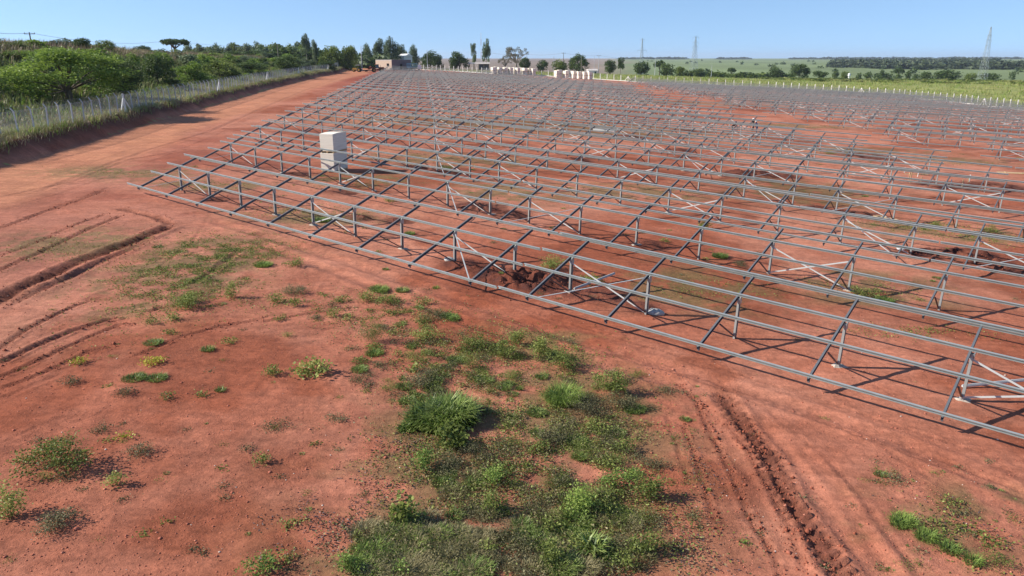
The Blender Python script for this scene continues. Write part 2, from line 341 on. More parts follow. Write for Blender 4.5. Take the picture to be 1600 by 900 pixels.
class MB:
    def __init__(s): s.v = []; s.f = []
    def add(s, vs, fs):
        o = len(s.v); s.v += [tuple(p) for p in vs]; s.f += [tuple(i+o for i in f) for f in fs]
    def box(s, c, d, rot=None, taper=1.):
        x, y, z = [k/2 for k in d]
        P = [Vector((sx*x*(taper if sz > 0 else 1), sy*y*(taper if sz > 0 else 1), sz*z)) for sz in (-1, 1) for sy in (-1, 1) for sx in (-1, 1)]
        if rot is not None: P = [rot @ p for p in P]
        s.add([p+Vector(c) for p in P], [(0, 2, 3, 1), (4, 5, 7, 6), (0, 1, 5, 4), (2, 6, 7, 3), (0, 4, 6, 2), (1, 3, 7, 5)])
    def bar(s, a, b, w, h, up=(0, 0, 1)):
        a = Vector(a); b = Vector(b); d = b-a; L = d.length; d.normalize(); up = Vector(up)
        sd = d.cross(up)
        if sd.length < 1e-4: sd = d.cross(Vector((0, 1, 0)))
        sd.normalize(); u = sd.cross(d)
        q = [(-1, -1), (1, -1), (1, 1), (-1, 1)]
        s.add([p+sd*i*w/2+u*j*h/2 for p in (a, b) for i, j in q], [(0, 1, 2, 3), (7, 6, 5, 4), (0, 4, 5, 1), (1, 5, 6, 2), (2, 6, 7, 3), (3, 7, 4, 0)])
    def prof(s, a, b, pts, U, W):
        """extrude an open or closed outline given in the U,W plane from a to b, as a closed loop of faces"""
        a = Vector(a); b = Vector(b); n = len(pts)
        vs_ = [p+U*x+W*y for p in (a, b) for x, y in pts]
        fs = [(i, (i+1) % n, n+(i+1) % n, n+i) for i in range(n)]
        fs += [tuple(range(n-1, -1, -1)), tuple(range(n, 2*n))]
        s.add(vs_, fs)
    def tube(s, pts, rad, n=6):
        pts = [Vector(p) for p in pts]; rings = []
        for i, p in enumerate(pts):
            d = (pts[min(i+1, len(pts)-1)]-pts[max(i-1, 0)]).normalized()
            a = d.cross(Vector((.3, .9, .1))); a = a.normalized() if a.length > 1e-3 else Vector((1, 0, 0)); b = d.cross(a)
            r = rad[i] if isinstance(rad, (list, tuple)) else rad
            rings.append([p+(a*math.cos(2*math.pi*k/n)+b*math.sin(2*math.pi*k/n))*r for k in range(n)])
        vs_ = [q for r_ in rings for q in r_]
        fs = [(i*n+k, i*n+(k+1) % n, (i+1)*n+(k+1) % n, (i+1)*n+k) for i in range(len(pts)-1) for k in range(n)]
        fs += [tuple(range(n-1, -1, -1)), tuple(len(pts)*n-n+k for k in range(n))]
        s.add(vs_, fs)
    def mesh(s, name, mat, smooth=False):
        me = bpy.data.meshes.new(name); me.from_pydata(s.v, [], s.f)
        for m in (mat if isinstance(mat, (list, tuple)) else [mat]): me.materials.append(m)
        if smooth: me.polygons.foreach_set('use_smooth', np.ones(len(me.polygons), bool))
        me.update(); return me
    def build(s, name, mat, parent=None, smooth=False): return link_mesh(name, s.mesh(name, mat, smooth), parent)
def tag(o, label=None, cat=None, group=None, kind=None):
    if label: o['label'] = label
    if cat: o['category'] = cat
    if group: o['group'] = group
    if kind: o['kind'] = kind
    return o
def thing(name, label, cat, loc, rz=0, group=None):
    o = bpy.data.objects.new(name, None); C.objects.link(o); o.location = loc; o.rotation_euler = (0, 0, rz)
    o.empty_display_size = .2
    return tag(o, label, cat, group)
def clone(src, loc, rz=0, scale=(1, 1, 1), label=None, group=None):
    r = src.copy(); C.objects.link(r); r.location = loc; r.rotation_euler = (0, 0, rz); r.scale = scale
    if label: r['label'] = label
    if group: r['group'] = group
    for ch in list(src.children):
        c = ch.copy(); C.objects.link(c); c.parent = r
        for g in list(ch.children):
            d = g.copy(); C.objects.link(d); d.parent = c
    return r
def ordinal(n):
    w = ['first', 'second', 'third', 'fourth', 'fifth', 'sixth', 'seventh', 'eighth', 'ninth', 'tenth', 'eleventh', 'twelfth', 'thirteenth', 'fourteenth', 'fifteenth', 'sixteenth',
         'seventeenth', 'eighteenth', 'nineteenth', 'twentieth', 'twenty-first', 'twenty-second', 'twenty-third', 'twenty-fourth', 'twenty-fifth', 'twenty-sixth', 'twenty-seventh', 'twenty-eighth']
    return w[n]

# ------------------------------------------------------------------ ground sheet
def axis(pieces):
    out = []
    for a, b, st in pieces: out.append(np.arange(a, b, st))
    return np.concatenate(out)
def geom(a, b, s0, g=1.06):
    o = [a]; st = s0
    while o[-1] < b: o.append(o[-1]+st); st *= g
    return np.array(o[:-1]+[b])
xr = np.concatenate([axis([(-16, 15, .075), (15, 40, .16)]), geom(40, 150, .3, 1.02), geom(152, 12000, 3, 1.06)])
xl = np.concatenate([axis([(16.1, 36, .13), (36, 60, .22)]), geom(60, 140, .4, 1.025), geom(142, 12000, 3, 1.06)])
gx = np.concatenate([-xl[::-1], xr])
gy = np.concatenate([axis([(-40, 9, 2.5), (9, 26, .065), (26, 46, .11), (46, 75, .2)]), geom(75, 420, .3, 1.013), geom(424, 14000, 4, 1.05)])
NX, NY = len(gx), len(gy)
XX, YY = np.meshgrid(gx, gy); xf = XX.ravel(); yf = YY.ravel()
zb = broad(xf, yf); dh, dark = detail(xf, yf)
zf = zb+dh
ins = inside_site(xf, yf)
def col(*c): return np.array(c, float)
soil = col(.385, .130, .073); soil_light = col(.49, .198, .122); soil_deep = col(.27, .072, .033)
road = col(.49, .205, .108); moist = col(.125, .042, .028)
n_a = fbm(xf/9., yf/9., 4, 101)[:, None]; n_b = fbm(xf/2.2, yf/2.2, 4, 102)[:, None]; n_c = fbm(xf/.7, yf/.7, 3, 103)[:, None]
cc = np.broadcast_to(soil, (len(xf), 3)).copy()
w = np.clip(.45+1.1*n_a+.8*n_b+.35*n_c, 0, 1); cc = cc*(1-w)+soil_light*w
w = sstep(.02, .4, -n_a+.7*n_b)*.75; cc = cc*(1-w)+soil_deep*w
w = (sstep(-10, -20, xf)*sstep(24, 30, yf)*(1-sstep(75, 100, yf)))[:, None]*np.clip(.55+.6*n_b, 0, 1); cc = cc*(1-w*.6)+col(.31, .105, .07)*w*.6
# road along the bank
s = (xf-toe_x(yf)); rw = np.interp(yf, [0, 46, 80, 130, 200, 300], [5, 6, 5.5, 6.5, 8, 9])
wr = (sstep(-.4, .6, s)*(1-sstep(rw, rw+3.5, s+1.5*n_a[:, 0])))[:, None]*np.clip(.85+.3*n_b, 0, 1); cc = cc*(1-wr)+road*wr
deepred = (sstep(150, 260, yf)*sstep(0, 4, s-rw)*(1-sstep(14, 24, s-rw)))[:, None]*.7; cc = cc*(1-deepred)+col(.27, .06, .035)*deepred
# smooth travelled strip along the first row
# thin creeping green films on the soil
def patch(px, py, rx, ry):
    x0, y0 = ground_pt(px, py); return np.exp(-((xf-x0)/rx)**2-((yf-y0)/ry)**2)
green = np.zeros(len(xf))
for p in [(270, 430, 3.0, 5.0), (330, 400, 3, 3.5), (110, 380, 3, 3), (190, 270, 5, 3), (700, 700, 2.2, 2.6), (900, 650, 2.6, 3.2), (780, 830, 3.2, 2.4), (650, 860, 2.2, 1.2), (930, 800, 1.6, 2.2),
          (840, 545, 2.2, 2), (1450, 830, 1.4, 1.1), (1560, 800, 1.2, 1.0), (500, 340, 4, 2), (560, 280, 4, 3), (700, 250, 8, 4), (800, 300, 4, 4), (1090, 450, 3, 3), (1350, 440, 3, 2), (1380, 470, 3, 1),
          (1000, 300, 6, 3), (330, 290, 4, 2), (1250, 300, 6, 6), (1450, 360, 5, 2.2), (1550, 370, 4, 2), (1350, 235, 9, 3), (1500, 250, 5, 2.5), (1250, 197, 9, 4), (900, 200, 20, 10), (700, 190, 15, 10), (1050, 160, 20, 7)]:
    green = np.maximum(green, patch(*p))
gfilm = (np.clip(green*1.7, 0, 1)*sstep(-.1, .3, fbm(xf/.9, yf/.9, 4, 120)+.3*green))[:, None]*.6
cc = cc*(1-gfilm)+col(.13, .125, .05)*gfilm
cc = cc*(1-dark[:, None]*.8)+moist*dark[:, None]*.8
# outside the site
D = np.hypot(xf, yf); tt = xf/np.maximum(yf, 1)
bankw = (sstep(.2, 1.3, -s)*(yf < 400))[:, None]
bankgrass = col(.13, .14, .055)*(1+.5*n_b); bankearth = col(.16, .065, .04)
bg_ = np.where(sstep(1.6, 2.6, -s)[:, None] > .5, bankgrass, bankearth*(1+.4*n_b))
hillc = col(.10, .10, .045)*(1-.35*n_a)+col(.10, .05, .02)*np.clip(n_b, 0, 1)
bg_ = np.where((s < -8)[:, None], hillc, bg_)
drytop = (sstep(26, 36, -s)*(yf < 330))[:, None]; bg_ = bg_*(1-drytop)+col(.28, .18, .10)*drytop
field = col(.25, .27, .085)*(1+.3*n_a)+col(.14, .07, .02)*np.clip(n_b+.8*fbm(xf/30., yf/9., 3, 160)[:, None], 0, 1)
farg = col(.19, .235, .10)*(1+.3*fbm(xf/160., yf/420., 3, 130)[:, None]); farb = col(.30, .22, .17)*(1+.35*fbm(xf/200., yf/300., 3, 131)[:, None])
farw = sstep(.10, .17, tt+.03*fbm(xf/300., yf/300., 2, 132))[:, None]; farc = farb*(1-farw)+farg*farw
fw = sstep(430, 620, D)[:, None]; outc = field*(1-fw)+farc*fw
midb = ((yf > 345) & (tt < .1) & (tt > -.35))[:, None]*sstep(360, 420, yf)[:, None]; outc = outc*(1-midb*.6)+col(.2, .15, .1)*midb*.6
left = (s < -.1)[:, None] & (yf < 420)[:, None]
final = np.where(ins[:, None], cc, outc)
final = np.where(left, bankw*bg_+(1-bankw)*cc, final)
rough_soil = np.clip(.35+dark+.8*np.abs(n_b[:, 0])-.6*wr[:, 0], 0, 1)
idx = np.arange(NX*NY).reshape(NY, NX)
q = np.stack([idx[:-1, :-1], idx[:-1, 1:], idx[1:, 1:], idx[1:, :-1]], -1).reshape(-1, 4)
gm = np_mesh('ground', np.stack([xf, yf, zf], -1), q, M['soil'], smooth=True)
a = gm.attributes.new('ground_col', 'FLOAT_COLOR', 'POINT'); a.data.foreach_set('color', np.concatenate([np.clip(final, .005, .9), np.ones((len(xf), 1))], 1).astype(np.float32).ravel())
a = gm.attributes.new('rough_soil', 'FLOAT', 'POINT'); a.data.foreach_set('value', rough_soil.astype(np.float32))
tag(link_mesh('ground', gm), kind='structure')
del XX, YY, xf, yf, zf, zb, cc, final, outc, n_a, n_b, n_c

# ------------------------------------------------------------------ mounting tables
HEAD = -.6907
AV = np.array([math.cos(HEAD), math.sin(HEAD)]); NV = np.array([-AV[1], AV[0]])
O1 = np.array([-23.407, 46.79]); O2s = np.array([-24.79, 59.92])
SP, GAP, LEN, TILT, HL, U2, U3 = 3.5205, 2.889, 4.3, .355, .493, .404, .688
CT, ST = math.cos(TILT), math.sin(TILT)
def slope_pt(u, off=0.):   # u in metres along the rafter, off normal to it
    return Vector((0, u*CT-off*ST, HL+u*ST+off*CT))
UU = [.05, U2*LEN, U3*LEN, LEN-.05]
def purlin_mesh(n, u):
    mb = MB(); X0, X1 = -1.4, (n-1)*SP+1.43
    Uv = Vector((0, CT, ST)); Wv = Vector((0, -ST, CT))
    # C section, open towards the low edge, sitting on the rafter
    t = .008; w, h, l = .052, .105, .022
    pts = [(w/2, -.0), (w/2, h), (-w/2, h), (-w/2, h-l), (-w/2+t, h-l), (-w/2+t, h-t), (w/2-t, h-t), (w/2-t, t), (-w/2+t, t), (-w/2+t, l), (-w/2, l), (-w/2, 0)]
    c = slope_pt(u, .062)
    sag = 0
    mb.prof(Vector((X0, 0, 0))+c, Vector((X1, 0, 0))+c, pts, Uv, Wv)
    return mb
def rafter_mb():
    mb = MB(); t = .008; w, h, l = .06, .12, .02
    pts = [(-w/2, 0), (w/2, 0), (w/2, l), (w/2-t, l), (w/2-t, t), (-w/2+t, t), (-w/2+t, h-t), (w/2-t, h-t), (w/2-t, h-l), (w/2, h-l), (w/2, h), (-w/2, h)]
    Wv = Vector((0, -ST, CT))
    mb.prof(slope_pt(-.02, -.06), slope_pt(LEN+.02, -.06), pts, Vector((1, 0, 0)), Wv)
    for u in UU:   # purlin cleats
        mb.box(slope_pt(u+.045, .09), (.055, .007, .11), Matrix.Rotation(TILT, 3, 'X'))
    mb.box(slope_pt(.05, -.11), (.05, .06, .05), Matrix.Rotation(TILT, 3, 'X'))
    return mb
PU = slope_pt(U3*LEN)
def post_mb():
    mb = MB(); t = .009; w, h, l = .14, .075, .02
    pts = [(-w/2, -h/2), (w/2, -h/2), (w/2, h/2), (w/2-l, h/2), (w/2-l, h/2-t), (w/2-t, h/2-t), (w/2-t, -h/2+t), (-w/2+t, -h/2+t), (-w/2+t, h/2-t), (-w/2+l, h/2-t), (-w/2+l, h/2), (-w/2, h/2)]
    mb.prof(Vector((.07, PU.y, -.45)), Vector((.07, PU.y, PU.z-.02)), pts[::-1], Vector((0, 1, 0)), Vector((1, 0, 0)))
    # rounded head plate
    n = 10; r = .085; c = Vector((.125, PU.y, PU.z-.01))
    ring = [(r*math.cos(math.pi*k/n), r*math.sin(math.pi*k/n)) for k in range(n+1)]+[(-r, -.2), (r, -.2)]
    vs_ = [c+Vector((dx, p, q_)) for dx in (-.006, .006) for p, q_ in ring]; m = len(ring)
    mb.add(vs_, [(i, (i+1) % m, m+(i+1) % m, m+i) for i in range(m)]+[tuple(range(m-1, -1, -1)), tuple(range(m, 2*m))])
    return mb
def strut_mb():
    mb = MB(); mb.bar(slope_pt(U2*LEN-.25, -.1)+Vector((.05, 0, 0)), Vector((.05, PU.y-.04, .12)), .045, .045)
    return mb
def brace_mbs(n):
    out = []
    def pt(i, k): return Vector((i*SP, PU.y, 0))+Vector((0, -.07, .12 if k == 'b' else PU.z-.14))
    for j, b in enumerate([0, 4, 7]):
        if b+1 >= n: continue
        for k, (p, q_) in enumerate([('t', 'b'), ('b', 't')]):
            if b in (0, 7) and k == 1: continue
            mb = MB(); off = Vector((0, -.03*k, 0)); P_ = pt(b, p)+off; Q_ = pt(b+1, q_)+off
            mb.bar(P_, Q_, .012, .055); out.append(mb)
        # brace in the plane of the rafters
        if b in (0, 7):
            mb = MB()
            A_, B_ = (slope_pt(.1, -.08), slope_pt(U3*LEN, -.08)) if b == 0 else (slope_pt(U3*LEN, -.08), slope_pt(.1, -.08))
            mb.bar(A_+Vector((b*SP+.05, 0, 0)), B_+Vector(((b+1)*SP-.05, 0, 0)), .045, .02); out.append(mb)
    return out
PART = {'rafter': rafter_mb().mesh('rafter', M['galv_shaded']), 'post': post_mb().mesh('post', M['galv']), 'strut': strut_mb().mesh('strut', M['strut'])}
_pm = {}
def part_meshes(n):
    if n in _pm: return _pm[n]
    P = dict(purlins=[purlin_mesh(n, u).mesh('purlin', M['galv']) for u in UU], braces=[b.mesh('brace', M['galv_sunlit']) for b in brace_mbs(n)])
    _pm[n] = P; return P
_jm = {}
def joined_mesh(n):
    """a far table in one mesh"""
    if n in _jm: return _jm[n]
    V = []; F = []; MI = []
    def add(mb, mi, dx=0):
        o = len(V); V.extend([(v[0]+dx, v[1], v[2]) for v in mb.v]); F.extend([tuple(i+o for i in f) for f in mb.f]); MI.extend([mi]*len(mb.f))
    for u in UU: add(purlin_mesh(n, u), 0)
    r, p, s_ = rafter_mb(), post_mb(), strut_mb()
    for i in range(n): add(r, 1, i*SP); add(p, 0, i*SP); add(s_, 2, i*SP)
    for b in brace_mbs(n): add(b, 3)
    me = bpy.data.meshes.new('mounting_table'); me.from_pydata(V, [], F)
    for k in ('galv', 'galv_shaded', 'strut', 'galv_sunlit'): me.materials.append(M[k])
    me.polygons.foreach_set('material_index', np.array(MI, np.int32)); me.update(); _jm[n] = me; return me
TABLES = []
def table(n, p0, label, near, group):
    al = (n-1)*SP; pc = p0+NV*PU.y; p1 = pc+AV*al
    z0 = float(broad(*pc)); z1 = float(broad(*p1))
    yw = random.uniform(-.0022, .0022); z1 += random.uniform(-.05, .05); z0 += random.uniform(-.03, .03)
    X = Vector((AV[0]-AV[1]*yw, AV[1]+AV[0]*yw, (z1-z0)/max(al, 1))).normalized(); Y = Vector((NV[0], NV[1], 0)); Z = X.cross(Y).normalized(); Y = Z.cross(X)
    mw = Matrix((X, Y, Z)).transposed().to_4x4(); mw.translation = (p0[0], p0[1], z0)
    if near:
        o = bpy.data.objects.new('mounting_table', None); o.empty_display_size = .3; C.objects.link(o); o.matrix_world = mw
        P = part_meshes(n)
        for me in P['purlins']: link_mesh('purlin', me, o)
        for i in range(n):
            for k in ('rafter', 'post', 'strut'):
                c = link_mesh(k, PART[k], o); c.location = (i*SP, 0, 0)
        for me in P['braces']: link_mesh('brace', me, o)
    else:
        o = link_mesh('mounting_table', joined_mesh(n)); o.matrix_world = mw
    tag(o, label, 'solar mounting table', group); TABLES.append(o); return o
TL = 8*SP+GAP
def row_origin(k):
    # row starts step back along the road
    d = O2s-O1; n_ = float(d@NV); a_ = -9.6
    jit = [0, .15, -.4, -.3, -.2, .1, .2, .3, 0, .4, .2][k] if k < 11 else random.uniform(-.4, .4)
    if k == 1: return O2s.copy()
    return O1+NV*n_*k+AV*(a_*k+jit)
def x_right(k): return 38.5
row_no = 0
FOOT = []
for k in range(0, 27):
    o_ = row_origin(k); al = 0.; j = 0
    # far rows are cut short where the boundary fence and the pallets stand
    xend = np.interp(k, [0, 19, 22, 26], [38.5, 37, 30, -4])
    xend += random.uniform(-5, 2) if k > 5 else 0
    while True:
        p = o_+AV*al
        if p[0] > xend-6 and True: break
        n = int(min(9, (xend-p[0])/AV[0]/SP+1))
        if n < 3: break
        y_ok = p[1] < 352
        if p[1] > 20 or True:
            e = p+AV*(n-1)*SP
            if e[1] > 6 and y_ok and abs(p[0]) < .9*max(p[1], 1)+60:
                near = (k <= 6)
                lab = 'steel solar panel frame, %s from the dirt road in the %s row back' % (ordinal(j), ordinal(k))
                if k == 0: lab = 'galvanised steel solar panel frame, %s from the dirt road in the nearest row' % ordinal(j)
                if e[0]*FPX/ max(e[1], 1) > -900 and p[0]/max(p[1], 6) < .95:
                    table(n, p, lab, near, 'steel solar panel frames of the main block')
                    if k < 5: FOOT += [(p+AV*SP*i+NV*PU.y, k, j*9+i) for i in range(n)]
        al += TL; j += 1
# right-hand block beyond the bare corridor
for k in range(4, 28):
    o_ = O1+NV*9.24*k
    j = 0; x0 = np.interp(k, [4, 12, 20, 28], [50, 47, 45, 44.5])+random.uniform(-1, 3.5)
    al = (x0-o_[0])/AV[0]
    while True:
        p = o_+AV*al; e = p+AV*8*SP; n = 9
        for m in range(9, 2, -1):
            ee = p+AV*(m-1)*SP+NV*3
            if inside_site(np.array([ee[0]+2.5]), np.array([ee[1]+2.]))[0] and inside_site(np.array([p[0]]), np.array([p[1]+5]))[0]: n = m; break
        else: break
        if p[0]/p[1] > .78 or (p+AV*(n-1)*SP)[1] < 20: break
        if p[1] < 322:
            table(n, p, 'steel panel frame, %s from the bare corridor in the %s row of right block' % (ordinal(j), ordinal(k-4)), False, 'steel solar panel frames of the right block')
        al += TL; j += 1
        if n < 9: break
# spilled concrete round the post feet
mbn = 0
for i, (p, rk, pk) in enumerate(FOOT):
    if random.random() < .45 and p[1] < 75:
        mb = MB(); n = 11; z = broad(*p)
        ring = [(p[0]+random.uniform(.6, 1.25)*.32*math.cos(2*math.pi*t/n)+.1, p[1]+random.uniform(.6, 1.2)*.26*math.sin(2*math.pi*t/n)) for t in range(n)]
        zc = gz1(*p)
        mb.add([(x, y, gz1(x, y)-.03) for x, y in ring]+[(x*.6+p[0]*.4, y*.6+p[1]*.4, zc+random.uniform(.025, .06)) for x, y in ring]+[(p[0], p[1], zc+.07)],
               [(t, (t+1) % n, n+(t+1) % n, n+t) for t in range(n)]+[(n+t, n+(t+1) % n, 2*n) for t in range(n)])
        tag(mb.build('concrete_footing', M['concrete']), 'concrete splash at %s post of the %s frame from the road, %s' % (ordinal(pk % 9), ordinal(pk//9), 'nearest row' if rk == 0 else ordinal(rk)+' row'), 'concrete footing', 'concrete splashes at the post feet')

# ------------------------------------------------------------------ leaves and plants
def unit(v): return v/np.maximum(np.linalg.norm(v, axis=-1, keepdims=True), 1e-9)
def leaf_quads(P, Dn, L, W, droop=.15):
    """diamond leaves: base, side, tip, side"""
    N = len(P); up = rng.normal(size=(N, 3)); sd = unit(np.cross(Dn, up)); L = L[:, None]; W = W[:, None]
    mid = P+Dn*L*.45; tip = P+Dn*L-np.array([0, 0, 1])*L*droop
    V = np.stack([P, mid+sd*W/2, tip, mid-sd*W/2], 1).reshape(-1, 3)
    return V, np.arange(N*4).reshape(N, 4)
def blade_quads(P, out, L, W, bend):
    """two-segment grass blades leaning along out"""
    N = len(P); L = L[:, None]; W = W[:, None]; bend = bend[:, None]
    up = np.array([0, 0, 1.]); sd = unit(np.cross(out, up)+1e-6)
    d1 = unit(up+out*bend*.5); d2 = unit(up*(1-bend*.9)+out*bend*1.6)
    a = P-sd*W/2; b = P+sd*W/2; m = P+d1*L*.55; t = m+d2*L*.5
    V = np.stack([a, b, m+sd*W*.4, m-sd*W*.4, t+sd*W*.06, t-sd*W*.06], 1).reshape(-1, 3)
    i = (np.arange(N)*6)[:, None]
    Q = np.concatenate([i+np.array([0, 1, 2, 3]), i+np.array([3, 2, 4, 5])], 0)
    return V, Q
def sphere_dirs(N): return unit(rng.normal(size=(N, 3)))
class Acc:
    def __init__(s): s.V = []; s.Q = []; s.T = []; s.I = []; s.n = 0
    def add(s, V, Q, T, mi=0):
        s.V.append(V); s.Q.append(Q+s.n); s.T.append(np.broadcast_to(T, (len(Q),)) if np.ndim(T) < 1 else T); s.I.append(np.full(len(Q), mi)); s.n += len(V)
    def mesh(s, name, mats): return np_mesh(name, np.concatenate(s.V), np.concatenate(s.Q), mats, np.concatenate(s.T), matidx=np.concatenate(s.I))
PMATS = [M['leaf_weed'], M['blade'], M['dry'], M['leaf_dark'], M['leaf_lime'], M['leaf_yellow'], M['litter']]
def plant(acc, c, w, h, kind, dens=1.):
    """one clump of leaves at ground point c (world or local)"""
    c = np.array(c, float); r = w/2
    base_t = rng.uniform(.3, .7)
    if kind in ('leafy', 'lime', 'yellow', 'dark', 'feather', 'broad'):
        ls = {'leafy': .055, 'lime': .05, 'yellow': .06, 'dark': .035, 'feather': .03, 'broad': .10}[kind]
        area = max(w*h, .02)
        n = int(dens*min(3600, max(40, 5.2*area/(ls*ls)))); ns = max(3, int(5+w*7))
        sa = rng.uniform(0, 2*math.pi, ns); sr = r*np.sqrt(rng.uniform(0, 1, ns))*.95; sh = h*(1-.45*(sr/max(r, .01))**2)*rng.uniform(.55, 1.1, ns)
        k = rng.integers(0, ns, n); t = rng.uniform(.08, 1, n)**.7
        sp = (.10+.10*min(r, 1))*(1.1-t*.5)
        P = np.stack([np.cos(sa[k])*sr[k]*(.5+.5*t)+rng.normal(0, 1, n)*sp, np.sin(sa[k])*sr[k]*(.5+.5*t)+rng.normal(0, 1, n)*sp, sh[k]*t], -1)
        Dn = unit(np.stack([rng.normal(size=n), rng.normal(size=n), rng.normal(.25, .45, n)], -1))
        L = ls*rng.uniform(.6, 1.4, n); W = L*{'feather': .35, 'broad': .75}.get(kind, .55)
        V, Q = leaf_quads(P, Dn, L, W); V[:, 2] = np.maximum(V[:, 2], .003)
        T = np.clip(base_t-.15+.25*t+rng.normal(0, .16, n), 0, 1)
        acc.add(V+c, Q, T, {'leafy': 0, 'feather': 0, 'broad': 0, 'lime': 4, 'yellow': 5, 'dark': 3}[kind])
        # stems
        m = min(ns*2, 60); kk = rng.integers(0, ns, m); S0 = np.stack([np.cos(sa[kk])*sr[kk]*.45, np.sin(sa[kk])*sr[kk]*.45, np.zeros(m)], -1)
        o = unit(np.stack([np.cos(sa[kk]), np.sin(sa[kk]), np.zeros(m)], -1)); V, Q = blade_quads(S0+c, o, sh[kk], np.full(m, .012), np.full(m, .3)); acc.add(V, Q, .5, 0)
    else:
        mi, wd, ln = {'tuft': (1, .034, 1.15), 'grass': (4, .012, 1.), 'dry': (2, .009, 1.), 'low': (1, .012, 1.)}[kind]
        n = int(dens*min(2400, max(40, w*w*{'tuft': 420, 'grass': 800, 'dry': 620, 'low': 900}[kind]+30)))
        an = rng.uniform(0, 2*math.pi, n); rr = r*np.sqrt(rng.uniform(0, 1, n))*.8
        P = np.stack([np.cos(an)*rr, np.sin(an)*rr, np.zeros(n)], -1)
        oa = an+rng.normal(0, .9, n); out = np.stack([np.cos(oa), np.sin(oa), np.zeros(n)], -1)
        L = h*ln*rng.uniform(.4, 1.15, n)*(1-.3*(rr/max(r, .01))); bend = rng.uniform(.3, 1.45, n)
        V, Q = blade_quads(P+c, out, L, wd*rng.uniform(.7, 1.4, n), bend)
        acc.add(V, Q, np.concatenate([np.clip(base_t-.1+rng.normal(0, .27, n), 0, 1), np.clip(base_t+.15+rng.normal(0, .27, n), 0, 1)]), mi)
def px2w(px, py):
    x, y = ground_pt(px, py); z = gz1(x, y); depth = y*math.cos(PITCH)-(z-CAM_H)*math.sin(PITCH)
    return x, y, z, depth/FPX
# distinct plants: things of their own
BIG = [
 (290, 478, 58, 30, 'leafy', 'bushy bright green weed at the upper end of the left wheel ruts'),
 (88, 732, 118, 52, 'leafy', 'widest spreading green weed on the bare red soil at the lower left'),
 (18, 808, 40, 62, 'leafy', 'upright leafy weed at the left edge of the photo'),
 (92, 822, 74, 26, 'dark', 'low dark creeping weed right of the upright weed at the left edge'),
 (363, 464, 17, 26, 'leafy', 'slim upright weed with a long shadow between ruts and first frame row'),
 (180, 757, 22, 28, 'leafy', 'small forked seedling below the widest spreading weed'),
 (410, 722, 20, 20, 'leafy', 'small round leafy seedling alone on bare soil at the lower left centre'),
 (580, 534, 40, 40, 'feather', 'feathery upright weed throwing a shadow left of the main weed patch'),
 (490, 582, 64, 24, 'broad', 'dark broad-leaved weed lying low on bare soil left of the weed patch'),
 (426, 585, 20, 22, 'leafy', 'thin pale weed just left of the dark broad-leaved weed'),
 (692, 662, 112, 46, 'tuft', 'large tussock of long strap-like green grass in the weed patch'),
 (706, 695, 56, 34, 'broad', 'blue-green leafy weed at the foot of the large grass tussock'),
 (843, 558, 32, 42, 'leafy', 'tallest leafy weed at the top of the weed patch near the frames'),
 (810, 536, 26, 30, 'leafy', 'leafy weed second from the top right of the weed patch'),
 (880, 626, 66, 34, 'grass', 'bright yellow-green grass clump in the right of the weed patch'),
 (950, 612, 54, 46, 'leafy', 'green leafy bush beside the bright grass clump'),
 (1008, 776, 48, 48, 'leafy', 'round dense green bush at the right rim of the weed patch'),
 (905, 800, 66, 46, 'lime', 'light green bush with feathery leaves in the lower right of the weed patch'),
 (772, 800, 34, 42, 'leafy', 'pale upright weed in the middle of the dry grass'),
 (632, 818, 36, 52, 'broad', 'blue-green broad-leaved vine on the dry grass left of centre'),
 (860, 876, 32, 40, 'leafy', 'bright upright weed with a shadow near the bottom edge'),
 (1010, 864, 48, 44, 'leafy', 'leafy weed at the bottom right corner of the weed patch'),
 (660, 732, 38, 40, 'lime', 'light green bushy weed at the left rim of the weed patch'),
 (405, 893, 54, 34, 'lime', 'light green bush at the bottom edge left of centre'),
 (1105, 358, 24, 16, 'lime', 'lime green weed on bare soil under the second frame row'),
 (1448, 842, 40, 20, 'grass', 'long streak of green grass on bare soil at the lower right'),
 (195, 686, 16, 11, 'yellow', 'tiny bright yellow seedling right of the widest spreading weed'),
 (125, 568, 22, 15, 'yellow', 'yellowish seedling between the left wheel ruts'),
 (237, 568, 30, 15, 'yellow', 'yellow-green rosette weed right of the left wheel ruts'),
]
for px, py, w, h, k, lab in BIG:
    x, y, z, s_ = px2w(px, py); acc = Acc()
    if k == 'tuft':
        for dx, dy, ww, hh_ in ((-.32, .1, .62, .8), (.22, .22, .66, .95), (.0, -.28, .55, .7), (.5, .02, .42, .6), (-.62, -.18, .38, .5), (.3, .55, .5, .7), (-.3, .6, .36, .5), (-.9, -.4, .25, .3)):
            plant(acc, (dx, dy, 0), w*s_*ww, h*s_*hh_, k, 1.5)
    else: plant(acc, (0, 0, 0), w*s_, h*s_*1.02, k, 1.2)
    if k == 'grass' and w < 60:
        for dx, dy in ((-.35, .45), (.25, -.4), (.5, -.75)): plant(acc, (dx, dy, 0), w*s_*.8, h*s_, k)
    nm = {'tuft': 'grass_tussock', 'grass': 'grass_clump'}.get(k, 'weed_plant')
    o = link_mesh(nm, acc.mesh(nm, PMATS)); o.location = (x, y, z-.01); tag(o, lab, 'grass clump' if k in ('tuft', 'grass') else 'weed')
